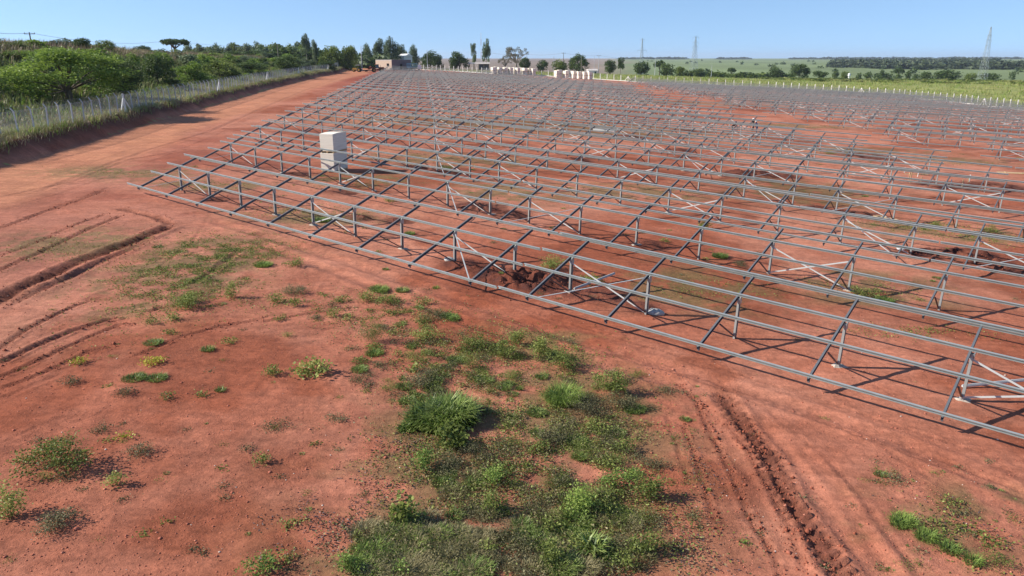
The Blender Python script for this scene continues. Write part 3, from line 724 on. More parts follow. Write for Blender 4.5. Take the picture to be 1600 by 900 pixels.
# the uncountable ground cover
SM = [(110, 600, 35, 10, 'dark'), (210, 592, 45, 9, 'low'), (245, 592, 40, 9, 'low'), (325, 547, 25, 9, 'low'), (72, 748, 22, 12, 'feather'), (262, 624, 16, 12, 'leafy'), (313, 619, 16, 11, 'leafy'),
 (345, 611, 20, 8, 'low'), (358, 536, 20, 12, 'leafy'), (272, 501, 20, 14, 'leafy'), (238, 507, 12, 12, 'leafy'), (265, 522, 26, 7, 'leafy'), (240, 537, 36, 7, 'low'), (197, 618, 30, 13, 'dark'), (525, 656, 34, 11, 'dark'),
 (430, 668, 50, 8, 'dark'), (386, 702, 18, 9, 'dark'), (218, 712, 46, 17, 'dark'), (412, 415, 34, 9, 'grass'), (463, 416, 30, 13, 'leafy'), (432, 472, 20, 16, 'leafy'), (458, 460, 38, 15, 'dark'), (460, 479, 14, 18, 'leafy'),
 (438, 499, 16, 10, 'leafy'), (492, 499, 24, 7, 'dark'), (451, 526, 16, 10, 'feather'), (520, 495, 18, 16, 'leafy'), (540, 497, 22, 9, 'leafy'), (537, 471, 25, 12, 'leafy'), (590, 472, 60, 18, 'leafy'), (592, 453, 38, 12, 'grass'),
 (616, 474, 32, 12, 'leafy'), (662, 477, 24, 13, 'leafy'), (673, 496, 46, 12, 'dark'), (700, 497, 46, 8, 'grass'), (668, 532, 54, 22, 'leafy'), (585, 553, 34, 11, 'grass'), (563, 567, 26, 9, 'feather'), (576, 588, 18, 7, 'dark'),
 (549, 545, 16, 6, 'dark'), (656, 563, 52, 18, 'feather'), (649, 599, 64, 22, 'dark'), (651, 583, 16, 20, 'broad'), (681, 450, 14, 5, 'grass'), (785, 554, 44, 28, 'leafy'), (745, 543, 56, 22, 'leafy'), (876, 574, 48, 32, 'leafy'),
 (735, 574, 28, 24, 'feather'), (797, 590, 32, 14, 'feather'), (913, 642, 90, 24, 'dark'), (973, 632, 52, 26, 'dark'), (800, 653, 22, 9, 'low'), (860, 687, 52, 26, 'dark'), (935, 670, 46, 18, 'leafy'), (700, 738, 62, 18, 'dark'),
 (745, 715, 60, 18, 'dark'), (842, 704, 26, 20, 'leafy'), (913, 707, 60, 17, 'feather'), (941, 728, 52, 20, 'leafy'), (975, 702, 46, 20, 'leafy'), (772, 754, 34, 34, 'lime'), (966, 760, 70, 30, 'lime'), (945, 790, 60, 30, 'leafy'),
 (975, 884, 22, 34, 'leafy'), (762, 862, 16, 26, 'leafy'), (628, 899, 14, 30, 'lime'), (925, 860, 42, 28, 'tuft'), (447, 873, 22, 14, 'leafy'), (545, 890, 42, 30, 'lime'), (450, 822, 14, 15, 'leafy'), (560, 842, 18, 12, 'leafy'),
 (1412, 815, 46, 18, 'grass'), (1560, 886, 50, 20, 'feather'), (1165, 852, 16, 9, 'lime'), (1395, 752, 42, 11, 'dark'), (1375, 742, 26, 8, 'low'), (1482, 786, 36, 10, 'leafy'), (1500, 802, 34, 8, 'dark'), (1550, 852, 36, 11, 'leafy'),
 (862, 420, 52, 20, 'leafy'), (925, 440, 40, 10, 'leafy'), (1350, 461, 60, 10, 'leafy'), (1545, 364, 24, 13, 'leafy'), (1465, 356, 32, 9, 'leafy'), (1297, 241, 16, 5, 'leafy'), (1380, 470, 40, 7, 'low'), (640, 366, 20, 6, 'grass'),
 (700, 268, 20, 6, 'leafy'), (690, 265, 24, 6, 'dark'), (610, 315, 22, 7, 'leafy'), (500, 345, 40, 6, 'low'), (1040, 378, 14, 6, 'leafy'), (1125, 402, 30, 9, 'low'), (1160, 415, 30, 8, 'dark'), (520, 480, 16, 8, 'dark'),
 (100, 745, 30, 9, 'dark'), (160, 672, 34, 10, 'dark'), (40, 720, 40, 12, 'leafy'), (170, 690, 12, 7, 'leafy'), (60, 690, 16, 7, 'dark'), (1085, 800, 24, 7, 'dark'), (1070, 655, 22, 7, 'low'), (1040, 610, 30, 10, 'dark'), (690, 620, 90, 12, 'dark')]
acc = Acc()
for px, py, w, h, k in SM:
    x, y, z, s_ = px2w(px, py); plant(acc, (x, y, z-.01), w*s_, h*s_*1.1, k)
def scatter(n, regs, kinds, wr, hr, dens=1.):
    for px0, px1, py0, py1 in regs:
        for _ in range(n):
            px = random.uniform(px0, px1); py = random.uniform(py0, py1)
            x, y, z, s_ = px2w(px, py)
            plant(acc, (x, y, z-.01), random.uniform(*wr), random.uniform(*hr), random.choice(kinds), dens)
scatter(100, [(600, 1000, 800, 905)], ['dry', 'dry', 'dry', 'low', 'dark'], (.45, .95), (.12, .26))
scatter(60, [(560, 760, 830, 905)], ['dry', 'dry', 'grass'], (.5, .9), (.12, .24))
scatter(90, [(690, 1000, 640, 810)], ['dry', 'dark', 'dark', 'feather', 'low', 'leafy'], (.3, .85), (.08, .24))
scatter(50, [(640, 900, 530, 640)], ['dark', 'feather', 'low', 'leafy'], (.2, .7), (.05, .18))
scatter(16, [(880, 1010, 580, 720)], ['dark', 'feather', 'dry', 'low'], (.3, .8), (.1, .24))
scatter(16, [(850, 1030, 690, 860)], ['leafy', 'feather', 'dark'], (.3, .8), (.12, .3))
scatter(60, [(0, 1600, 520, 900)], ['dark', 'low', 'feather'], (.06, .22), (.02, .07))
scatter(50, [(0, 620, 480, 880)], ['dark', 'low', 'leafy', 'feather'], (.05, .2), (.02, .08))
scatter(30, [(1350, 1600, 720, 890), (1040, 1110, 600, 860)], ['dark', 'low', 'feather'], (.06, .24), (.02, .07))
scatter(40, [(210, 400, 365, 480)], ['dark', 'low', 'leafy'], (.15, .6), (.03, .09))
scatter(60, [(560, 700, 455, 640), (640, 900, 520, 640)], ['leafy', 'feather', 'dark', 'leafy', 'low'], (.25, .75), (.06, .22))
scatter(90, [(300, 1600, 240, 470)], ['dark', 'low', 'leafy'], (.15, .7), (.04, .13))
o = link_mesh('weeds', acc.mesh('weeds', PMATS)); tag(o, kind='stuff')
# flat creeping leaves and dead leaf litter
def carpets(regs, n, size, name, mats, mi, tint, lift):
    A2 = Acc()
    for px, py, rx, ry, k in regs:
        x0, y0 = ground_pt(px, py); m = int(n*k)
        P = np.stack([x0+rng.normal(0, rx*.6, m), y0+rng.normal(0, ry*.6, m)], -1)
        keep = fbm(P[:, 0]/.55, P[:, 1]/.55, 4, 141) > rng.uniform(-.25, .3, m); P = P[keep]
        z = gz(P[:, 0], P[:, 1])+rng.uniform(.0, lift, len(P))
        D_ = unit(np.stack([rng.normal(size=len(P)), rng.normal(size=len(P)), rng.normal(.15+lift*2, .3+lift*2, len(P))], -1))
        L = size*rng.uniform(.5, 1.5, len(P)); V, Q = leaf_quads(np.column_stack([P, z]), D_, L, L*.5)
        A2.add(V, Q, np.clip(rng.normal(tint, .2, len(P)), 0, 1), mi)
    o = link_mesh(name, A2.mesh(name, mats)); tag(o, kind='stuff')
carpets([(300, 440, 2.0, 4.5, 1), (250, 420, 2, 3, .7), (340, 390, 2.4, 2.6, .8), (380, 400, 2, 3, .5), (110, 385, 2.5, 3, .3), (190, 270, 5, 2.5, .35), (700, 700, 1.6, 1.8, .5), (900, 650, 1.9, 2, .6), (780, 830, 2.4, 1.6, .6),
         (930, 800, 1.2, 1.6, .4), (840, 545, 2, 1.6, .4), (1500, 840, .9, .9, .25), (500, 335, 3, 2, .5), (460, 330, 3, 2, .3), (560, 285, 3.5, 3, .4), (700, 250, 7, 4, .5), (830, 300, 4, 4, .4), (1090, 450, 2.5, 1.5, .3),
         (1350, 450, 2.4, 1.2, .4), (1440, 520, 2.5, .8, .25), (1000, 300, 5, 3, .4), (330, 290, 3, 2, .5), (1450, 355, 4, 1.6, .7), (1550, 375, 3, 1.4, .5), (1350, 240, 8, 2.5, .6), (1500, 255, 5, 2, .4),
         (1230, 197, 9, 3, .6), (300, 440, 2.2, 4.5, 1.4), (330, 390, 2.4, 3, 1), (640, 500, 2.5, 1.5, .6), (700, 560, 1.6, 1.6, .6), (450, 470, 2, 1.4, .3), (900, 200, 20, 9, .8), (700, 190, 15, 9, .7), (1050, 165, 18, 6, .5), (620, 240, 5, 4, .4)], 7500, .06, 'creeping_weeds', PMATS, 0, .42, .05)
carpets([(720, 560, 2, 2, 1), (640, 520, 2.5, 1.5, .6), (760, 640, 2, 1.6, 1), (900, 700, 2, 2, 1.2), (780, 760, 2.2, 1.4, 1), (900, 840, 2, 1.2, 1), (680, 860, 2, 1, .9), (590, 470, 2.5, 1.2, .5)], 5200, .055, 'thin_dry_weeds', PMATS, 2, .4, .12)
carpets([(740, 560, 2, 2, .5), (800, 650, 2, 1.6, .8), (920, 720, 1.8, 1.8, .9), (780, 780, 2.2, 1.4, .8), (940, 850, 1.6, 1.2, .8)], 5200, .05, 'thin_dull_weeds', PMATS, 0, .5, .16)
carpets([(600, 760, 1.6, 1.2, .5), (560, 800, 1.5, 1.0, .6), (520, 850, 1.2, .8, .4), (1060, 860, .9, .8, .5), (1090, 740, .7, 1.2, .25), (470, 800, 1.1, .7, .3), (990, 590, 1.4, .8, .25), (640, 700, .8, .8, .2), (620, 690, .8, .5, .2),
         (720, 820, 1.8, 1, .3), (1520, 820, 1.2, .8, .3)], 2600, .045, 'leaf_litter', PMATS, 6, .4, .015)
# crumbs of soil and small stones lying on the surface
def crumbs(n, px0, px1, py0, py1, sz, name, mat, seed):
    rg = np.random.default_rng(seed)
    px = rg.uniform(px0, px1, n); py = rg.uniform(py0, py1, n)
    P = ground_pts(px, py); z = gz(P[:, 0], P[:, 1])
    s_ = sz*rg.lognormal(0, .5, n)
    base = np.array([(1, 0, 0), (0, 1, 0), (-1, 0, 0), (0, -1, 0), (0, 0, 1), (0, 0, -1)], float)
    V = base[None]*s_[:, None, None]*rg.uniform(.6, 1.3, (n, 6, 1))*np.array([1, 1, .6]); V = V+np.column_stack([P, z+s_*.2])[:, None, :]
    F = np.array([(0, 1, 4), (1, 2, 4), (2, 3, 4), (3, 0, 4), (1, 0, 5), (2, 1, 5), (3, 2, 5), (0, 3, 5)])
    Q = (np.arange(n)*6)[:, None, None]+F[None]
    tag(link_mesh(name, np_mesh(name, V.reshape(-1, 3), Q.reshape(-1, 3), mat)), kind='stuff')
M['clodlight'] = simple('pale_soil_crumbs', (.5, .2, .13), .95, 0, .3, 3., .1)
M['crumb'] = simple('soil_crumbs', (.37, .125, .08), .95, 0, .3, 3., .1)
M['stone'] = simple('pale_grit', (.6, .5, .42), .9, 0, .2, 3., .2)
crumbs(5200, -20, 1620, 480, 905, .012, 'soil_crumbs', M['crumb'], 3)
crumbs(9000, -20, 1620, 470, 905, .008, 'fine_crumbs', M['clodlight'], 5)
crumbs(600, -20, 1620, 520, 905, .014, 'soil_lumps', M['crumb'], 6)
crumbs(240, -20, 1620, 440, 905, .013, 'pale_grit', M['stone'], 4)
def along_ruts():
    rg = np.random.default_rng(8); out = []
    for P, dep, w, tr, dk in RUTS:
        if dk < .45: continue
        for k in range(len(P)-1):
            L = np.hypot(*(P[k+1]-P[k])); n = int(L*40)
            t = rg.uniform(0, 1, n); d = (P[k+1]-P[k])/L; nn = np.array([-d[1], d[0]])
            out.append(P[k]+np.outer(t, P[k+1]-P[k])+np.outer(rg.normal(0, w*1.1, n), nn))
    for mx, my, r, h in MOUNDS:
        n = int(60*r); out.append(np.array([mx, my])+rg.normal(0, r*.6, (n, 2)))
    P = np.concatenate(out); n = len(P); s_ = .015*rg.lognormal(0, .5, n); z = gz(P[:, 0], P[:, 1])
    base = np.array([(1, 0, 0), (0, 1, 0), (-1, 0, 0), (0, -1, 0), (0, 0, 1), (0, 0, -1)], float)
    V = base[None]*s_[:, None, None]*rg.uniform(.6, 1.4, (n, 6, 1))+np.column_stack([P, z+s_*.3])[:, None, :]
    F = np.array([(0, 1, 4), (1, 2, 4), (2, 3, 4), (3, 0, 4), (1, 0, 5), (2, 1, 5), (3, 2, 5), (0, 3, 5)])
    tag(link_mesh('dirt_clods', np_mesh('dirt_clods', V.reshape(-1, 3), ((np.arange(n)*6)[:, None, None]+F[None]).reshape(-1, 3), M['clod'])), kind='stuff')
M['clod'] = simple('dug_soil', (.27, .085, .05), .95, 0, .35, 3., .1)
along_ruts()

# ------------------------------------------------------------------ trees
def crown_arrays(kind, seed, nleaf, ls):
    """crown in a unit box: x, y in -0.5..0.5, z 0..1"""
    rg = np.random.default_rng(seed); blobs = []
    if kind == 'broad':
        for _ in range(46):
            d = unit(rg.normal(size=3)); d[2] = abs(d[2])*.95+.02; r = rg.uniform(.55, 1)**.5
            blobs.append((np.array([d[0]*.40*r, d[1]*.40*r, .40+.50*d[2]*r]), rg.uniform(.075, .13)))
        for _ in range(34): a = rg.uniform(0, 6.28); q_ = rg.uniform(.24, .40); blobs.append((np.array([q_*math.cos(a), q_*math.sin(a), rg.uniform(.14, .48)]), rg.uniform(.06, .11)))
    elif kind == 'round':
        for _ in range(42):
            d = unit(rg.normal(size=3)); r = rg.uniform(.4, 1)**.5
            blobs.append((np.array([d[0]*.37*r, d[1]*.37*r, .50+.37*d[2]*r]), rg.uniform(.11, .18)))
    elif kind == 'bush':
        for _ in range(30):
            d = unit(rg.normal(size=3)); d[2] = abs(d[2]); r = rg.uniform(.4, 1)**.5
            blobs.append((np.array([d[0]*.38*r, d[1]*.38*r, .12+.72*d[2]*r]), rg.uniform(.10, .17)))
    elif kind == 'euc':
        for lob in range(rg.integers(2, 4)):
            cx, cy = rg.uniform(-.22, .22, 2); top = rg.uniform(.8, 1); z = .2+.1*rg.uniform()
            while z < top:
                w = .26*math.sin(math.pi*min(1, (z-.1)/(top-.06)))**.6+.03; blobs.append((np.array([cx+rg.normal(0, .06), cy+rg.normal(0, .06), z]), w*rg.uniform(.55, .95))); z += rg.uniform(.04, .09)
    elif kind == 'umbrella':
        for _ in range(40):
            a = rg.uniform(0, 6.28); r = .42*math.sqrt(rg.uniform()); blobs.append((np.array([r*math.cos(a), r*math.sin(a), .84-.9*r*r+rg.normal(0, .03)]), rg.uniform(.07, .11)))
    elif kind == 'tall':
        for _ in range(16):
            z = rg.uniform(.35, .97); blobs.append((np.array([rg.normal(0, .17), rg.normal(0, .17), z]), rg.uniform(.10, .2)))
    elif kind == 'sparse':
        for _ in range(40):
            a = rg.uniform(0, 6.28); r = .44*math.sqrt(rg.uniform()); blobs.append((np.array([r*math.cos(a), r*math.sin(a), .62+rg.uniform(0, .34)-.3*r]), rg.uniform(.04, .075)))
    vol = np.array([b[1]**2 for b in blobs]); k = rg.choice(len(blobs), nleaf, p=vol/vol.sum())
    Cn = np.array([b[0] for b in blobs])[k]; Rb = np.array([b[1] for b in blobs])[k]
    d = unit(rg.normal(size=(nleaf, 3))); rad = Rb*rg.uniform(.45, 1.08, nleaf)
    P = Cn+d*rad[:, None]*np.array([1, 1, .8]); P[:, 2] = np.clip(P[:, 2], .01, 1.05)
    Dn = unit(d*.7+rg.normal(size=(nleaf, 3))*.8)
    L = ls*rg.uniform(.6, 1.4, nleaf); global rng; keep = rng; rng = rg
    V, Q = leaf_quads(P, Dn, L, L*.62); rng = keep
    bt = rg.uniform(-.16, .16, len(blobs))[k]
    T = np.clip(.45+bt+rg.normal(0, .12, nleaf), 0, 1)
    return V, Q, T, blobs
def trunk_mb(kind, seed, blobs):
    rg = np.random.default_rng(seed+500); mb = MB()
    if kind == 'bush':
        for _ in range(4):
            a = rg.uniform(0, 6.28); mb.tube([(0, 0, -.05), (.1*math.cos(a), .1*math.sin(a), .3), (.22*math.cos(a), .22*math.sin(a), .6)], [.018, .012, .005], 5)
        return mb
    if kind in ('euc', 'tall'):
        mb.tube([(0, 0, -.04), (.01, 0, .3), (.0, .01, .65), (0, 0, .93)], [.035, .028, .018, .004], 6)
        for i in range(8):
            b = blobs[rg.integers(len(blobs))][0]; z = max(.2, b[2]-.2); mb.tube([(0, 0, z), tuple(b)], [.014, .004], 5)
        return mb
    fork = {'broad': .22, 'umbrella': .42, 'sparse': .3}.get(kind, .2); tr = .035 if kind != 'broad' else .026
    mb.tube([(0, 0, -.04), (.01, .0, fork*.5), (.015, -.01, fork)], [tr*1.25, tr, tr*.9], 7)
    ids = rg.choice(len(blobs), min(len(blobs), 22 if kind == 'sparse' else 13), replace=False)
    for i in ids:
        b = blobs[i][0]; m = np.array([b[0]*.45, b[1]*.45, fork+(b[2]-fork)*.55]); mb.tube([(.015, -.01, fork*.92), tuple(m), tuple(b)], [tr*.5, tr*.28, .003], 5)
    return mb
_cv = {}
def crown_mesh(kind, var, lod, mat):
    key = (kind, var, lod, mat)
    if key not in _cv:
        nl, ls = {0: (15000, .024), 1: (4200, .05), 2: (1300, .085), 3: (300, .17)}[lod]
        if kind == 'sparse': nl, ls = int(nl*.45), ls*.62
        V, Q, T, bl = crown_arrays(kind, 11+var*7+len(kind), nl, ls)
        _cv[key] = (np_mesh('crown', V, Q, M[mat], T), trunk_mb(kind, var, bl).mesh('trunk', M['palebark' if kind in ('sparse', 'tall') else 'bark']))
    return _cv[key]
def tree(px, dist, top, w, kind, mat, label, lod=2, var=0, group=None, hmin=None, name=None):
    if kind == 'bush' and ' tree' in label: name = 'tree'
    x, y, z = at(px, dist); h = (hmin if hmin else 0) or (CAM_H+(ray(px, top)[2]/1.0)*dist-z); h = max(h, 1.2); wd = w*dist/FPX
    r = bpy.data.objects.new(name or {'bush': 'shrub', 'euc': 'eucalyptus_tree', 'umbrella': 'umbrella_tree', 'sparse': 'bare_tree'}.get(kind, 'tree'), None); C.objects.link(r)
    r.location = (x, y, z-.1); r.rotation_euler = (0, 0, random.uniform(0, 6.28)); r.scale = (wd, wd, h)
    cm, tm = crown_mesh(kind, var, lod, mat)
    link_mesh('crown', cm, r); link_mesh('trunk', tm, r)
    tag(r, label, 'shrub' if kind == 'bush' and name != 'tree' else 'tree', group); return r
T_ = tree
T_(112, 94, 62, 205, 'broad', 't_bright', 'big spreading broadleaf tree just beyond the left fence', 0, 0)
T_(192, 106, 74, 80, 'round', 't_dark', 'dark dense tree right behind the big spreading tree', 0, 1)
T_(20, 112, 76, 110, 'round', 't_bright', 'bright green tree left of the big spreading tree', 1, 2)
T_(60, 150, 68, 90, 'round', 't_broad', 'green tree behind the big spreading tree, under the ridge', 1, 3)
T_(5, 135, 62, 50, 'round', 't_dark', 'dark tree at the left edge of the photo under the ridge', 1, 3)
T_(130, 150, 56, 30, 'round', 't_dark', 'small dark round tree standing up on the left ridge', 1, 4)
T_(165, 160, 59, 34, 'round', 't_broad', 'round olive tree on the ridge right of the small dark one', 1, 5)
T_(248, 132, 79, 52, 'broad', 't_dark', 'spindly dark tree on the slope behind the left fence', 1, 6)
T_(275, 250, 57, 46, 'umbrella', 't_dark', 'flat-topped umbrella tree standing on the ridge against the sky', 1, 0)
T_(222, 215, 67, 40, 'bush', 't_dark', 'low dark shrub on the ridge left of the umbrella tree', 1, 1)
T_(300, 150, 93, 60, 'bush', 't_bright', 'bright green shrub on the slope below the umbrella tree', 1, 2)
T_(345, 175, 88, 70, 'bush', 't_broad', 'broad olive shrub right of the bright green one on the slope', 1, 3)
T_(395, 205, 90, 60, 'bush', 't_dark', 'dark green shrub in the middle of the fence slope', 1, 4)
T_(450, 240, 82, 50, 'round', 't_dark', 'dark leafy tree behind the far half of the left fence', 1, 5)
T_(480, 330, 53, 17, 'tall', 't_euc', 'tallest slender tree rising above the tree belt', 1, 0)
T_(497, 335, 62, 18, 'euc', 't_euc', 'slender pale tree right of the tallest slender one', 1, 1)
T_(520, 330, 66, 50, 'bush', 't_broad', 'olive tree with a brownish crown left of the light pole', 1, 6)
T_(548, 335, 62, 36, 'bush', 't_broad', 'tall dense olive tree just left of the light pole', 1, 7)
T_(418, 300, 78, 30, 'bush', 't_euc', 'pale grey-green shrub before the tree belt', 1, 5)
T_(470, 275, 90, 40, 'bush', 't_euc', 'silvery shrub near the far end of the left fence', 1, 6)
T_(510, 300, 92, 36, 'bush', 't_dark', 'dark shrub at the far end of the left fence', 1, 7)
for i, (px, top, w) in enumerate([(572, 68, 22), (588, 60, 26), (602, 64, 20), (616, 58, 26), (627, 68, 20), (634, 78, 16)]):
    T_(px, 395+6*(i % 3), top, w, 'euc', 't_euc', ['shorter grey-green tree right beside the light pole behind the earth movers', 'tall grey-green tree behind the orange loader', 'slimmer grey-green tree over the left half of the block hut',
       'highest tree of the grove behind the block hut', 'leaning grey-green tree over the dark wall of the hut', 'smallest grey-green tree at the right end of the grove'][i], 1, i, 'grey-green grove behind the hut')
T_(646, 430, 70, 22, 'euc', 't_euc', 'single grey-green tree in the gap right of the grove', 1, 3)
T_(675, 420, 74, 40, 'bush', 't_dark', 'round dark tree beside the blue truck', 1, 8)
T_(717, 425, 73, 38, 'bush', 't_dark', 'dark two-lobed tree left of the open shed', 1, 9)
T_(741, 460, 70, 12, 'tall', 't_euc', 'thin young tree left of the red and white mast', 1, 2)
T_(760, 450, 64, 16, 'tall', 't_euc', 'tall thin open-crowned tree right of the red and white mast', 1, 4)
T_(806, 430, 70, 46, 'sparse', 't_sparse', 'nearly bare wide-branched tree right of the shed', 1, 1)
T_(790, 436, 86, 26, 'sparse', 't_sparse', 'low reddish bare tree left of the wide-branched one', 1, 2)
T_(820, 440, 87, 22, 'round', 't_dark', 'dark round tree behind the bare wide-branched tree', 1, 0)
T_(847, 440, 90, 20, 'round', 't_dark', 'small dark tree left of the power pole', 2, 1)
T_(874, 430, 91, 28, 'round', 't_broad', 'brownish olive tree at the foot of the power pole', 2, 2)
T_(904, 435, 80, 34, 'broad', 't_dark', 'tall domed tree right of the power pole', 1, 3)
T_(952, 445, 91, 24, 'round', 't_dark', 'dark round tree of a pair in front of the far field', 2, 4)
T_(969, 450, 91, 13, 'tall', 't_dark', 'slim right-hand tree of the pair in front of the far field', 2, 5)
T_(1001, 520, 93, 28, 'round', 't_dark', 'dark tree at the foot of the left pylon', 2, 6)
T_(1030, 560, 93, 22, 'umbrella', 't_dark', 'flat-crowned tree between the two middle pylons', 2, 3)
T_(1041, 520, 96, 30, 'round', 't_dark', 'wide dark tree right of the flat-crowned one', 2, 7)
T_(1061, 530, 102, 20, 'round', 't_broad', 'low olive tree left of the second pylon', 2, 8)
T_(1092, 560, 104, 26, 'round', 't_dark', 'low dark tree behind the legs of the second pylon', 2, 1)
T_(1142, 620, 104, 14, 'umbrella', 't_dark', 'small flat tree above the hedge line', 2, 4)
T_(1208, 900, 98, 14, 'round', 't_dark', 'small tree on the far green field above the hedge end', 3, 1)
T_(1212, 560, 104, 26, 'round', 't_dark', 'dark tree at the right end of the hedge line', 2, 2)
T_(1248, 540, 96, 36, 'broad', 't_dark', 'large dark domed tree alone at the edge of the grass field', 1, 5)
T_(1281, 560, 107, 24, 'round', 't_dark', 'low round tree right of the large domed tree', 2, 3)
T_(1304, 640, 107, 12, 'round', 't_dark', 'small round tree left of the white tank', 2, 5)
T_(1320, 600, 109, 16, 'round', 't_broad', 'reddish brown tree beside the white tank', 2, 6)
T_(1403, 720, 105, 16, 'umbrella', 't_dark', 'small dark tree on the green field below the forest', 2, 6)
T_(1480, 600, 107, 42, 'round', 't_dark', 'widest dark tree below the forest on the right', 2, 8)
T_(1446, 620, 110, 22, 'round', 't_dark', 'tree just left of the widest dark one below the forest', 2, 9)
T_(1545, 600, 111, 30, 'round', 't_dark', 'dark tree at the foot of the right pylon', 2, 1)
T_(1516, 640, 112, 22, 'round', 't_broad', 'olive tree left of the right pylon', 2, 2)
T_(1582, 700, 113, 10, 'tall', 't_dark', 'thin small tree near the right edge on the far field', 3, 2)
for i, (px, top) in enumerate([(1341, 113), (1356, 110), (1372, 112), (1378, 106), (1386, 113), (1402, 114), (1418, 107), (1430, 114), (1464, 112)]):
    T_(px, 640+20*(i % 3), top, random.uniform(10, 18), 'round', 't_dark', '%s small field tree counting rightward from the white tank' % ordinal(i), 3, i % 5, 'small scattered trees before the far slope')
# belt of pale trees on the left skyline
for i in range(27):
    px = 298+i*7.1+random.uniform(-2, 2)
    T_(px, 400+random.uniform(-15, 25), 66+random.uniform(-3, 6), random.uniform(16, 27), ('euc', 'round', 'bush')[i % 3], ('t_euc', 't_euc', 't_broad')[(i*5) % 3], '%s grey-green tree from the left in the even skyline belt' % ordinal(i), 2, i % 5, 'trees of the skyline belt')

# scrub, hedges and far woods, which nobody could count
def scrub(name, items, kind, mats, lod=2, mi_of=None):
    A3 = Acc(); cache = {}
    for (x, y, z, w, h, v) in items:
        if v not in cache:
            nl, ls = {1: (2600, .055), 2: (900, .10), 3: (170, .21), 4: (60, .34)}[lod]
            cache[v] = crown_arrays(kind, 300+v, nl, ls)[:3]
        V, Q, T = cache[v]; a_ = random.uniform(0, 6.28); ca, sa_ = math.cos(a_), math.sin(a_)
        W = np.stack([(V[:, 0]*ca-V[:, 1]*sa_)*w+x, (V[:, 0]*sa_+V[:, 1]*ca)*w+y, V[:, 2]*h+z], -1)
        A3.add(W, Q, np.clip(T+random.uniform(-.2, .2), 0, 1), random.randrange(len(mats)) if mi_of is None else mi_of)
    o = link_mesh(name, A3.mesh(name, [M[m] for m in mats])); tag(o, kind='stuff'); return o
BT = at(112, 94)
it = []
while len(it) < 430:
    y = random.uniform(50, 380); s_ = random.uniform(9, 46)*(1 if y < 300 else 1.3); x = float(toe_x(y))-s_
    if x/y < -1.0: continue
    if math.hypot(x-BT[0], y-BT[1]) < 9.5 or (abs(x/y-BT[0]/BT[1]) < .09 and y < BT[1]): continue
    if random.random() > (.55+.45*math.sin(y*.21+s_*.33)): continue
    w_ = random.uniform(2.2, 5.5)*(.8+.4*(s_ > 20)); h = w_*random.uniform(.45, .8)*(.7 if s_ < 13 else 1)
    if s_ > 24: h *= .5
    it.append((x, y, float(broad(np.float64(x), np.float64(y)))-.2, w_, h, random.randrange(6)))
scrub('hillside_undergrowth', it, 'bush', ['t_broad', 't_bright', 't_dark', 't_bright', 't_euc'], 2)
it = [(x, y, float(broad(np.float64(x), np.float64(y)))-.3, random.uniform(6, 9), random.uniform(3, 4.6), random.randrange(5)) for x, y in
      [at(px, 345+random.uniform(-8, 8))[:2] for px in np.linspace(298, 470, 60)]]
scrub('dark_hedge', it, 'bush', ['t_dark'], 2)
it = []
for k in range(190):
    px = random.uniform(400, 640); x, y, z = at(px, random.uniform(370, 430)); it.append((x, y, z-.5, random.uniform(6, 10), random.uniform(5, 9)*(1 if px < 600 else .6), random.randrange(5)))
scrub('woodland_belt', it, 'bush', ['t_broad', 't_dark', 't_euc'], 3)
it = []
for px in list(np.linspace(1060, 1235, 60))+list(np.linspace(905, 1000, 8)):
    d = random.uniform(540, 640); x, y, z = at(px, d); it.append((x, y, z-.5, random.uniform(7, 12), random.uniform(3.5, 6.5)*(1 if px > 1050 else .4), random.randrange(5)))
scrub('field_hedge', it, 'bush', ['t_dark', 't_dark', 't_broad'], 3)
it = []
for k in range(900):
    d = random.uniform(1180, 2300); tt_ = random.uniform(0, 1)
    lo = 1296+ (d-1180)*.02; px = 1290+random.random()*310
    edge = abs(fbm(np.float64(px/30.), np.float64(d/200.), 2, 77))
    if px < 1300+ (1400-min(d, 1400))*.6: continue
    if d > 1500 and px > 1560: continue
    x, y, z = at(px, d); it.append((x, y, z-1, random.uniform(14, 24), random.uniform(9, 15), random.randrange(5)))
scrub('far_forest', it, 'bush', ['t_forest'], 4)
it = []
for k in range(520):
    px = random.uniform(560, 1640); d = random.uniform(4800, 6200)
    if fbm(np.float64(px/55.), np.float64(3.), 2, 88) < -.05 and px < 1300: continue
    x, y, z = at(px, d); it.append((x, y, z-2, random.uniform(40, 80), random.uniform(9, 18), random.randrange(5)))
scrub('horizon_trees', it, 'bush', ['t_forest'], 4)
it = []
for k in range(70):
    px = random.uniform(980, 1620); d = random.uniform(800, 3200); x, y, z = at(px, d); it.append((x, y, z-1, random.uniform(8, 13), random.uniform(5, 9), random.randrange(5)))
scrub('scattered_field_trees', it, 'bush', ['t_dark'], 4)
it = []
for k in range(260):
    px = random.uniform(1190, 1640); d = random.uniform(400, 520)-(px-1190)*.12; x, y, z = at(px, d)
    if inside_site(np.array([x]), np.array([y]))[0]: continue
    it.append((x, y, z-.4, random.uniform(3, 8), random.uniform(.8, 1.9), random.randrange(5)))
scrub('field_edge_scrub', it, 'bush', ['t_broad', 't_cane', 't_dark'], 3)

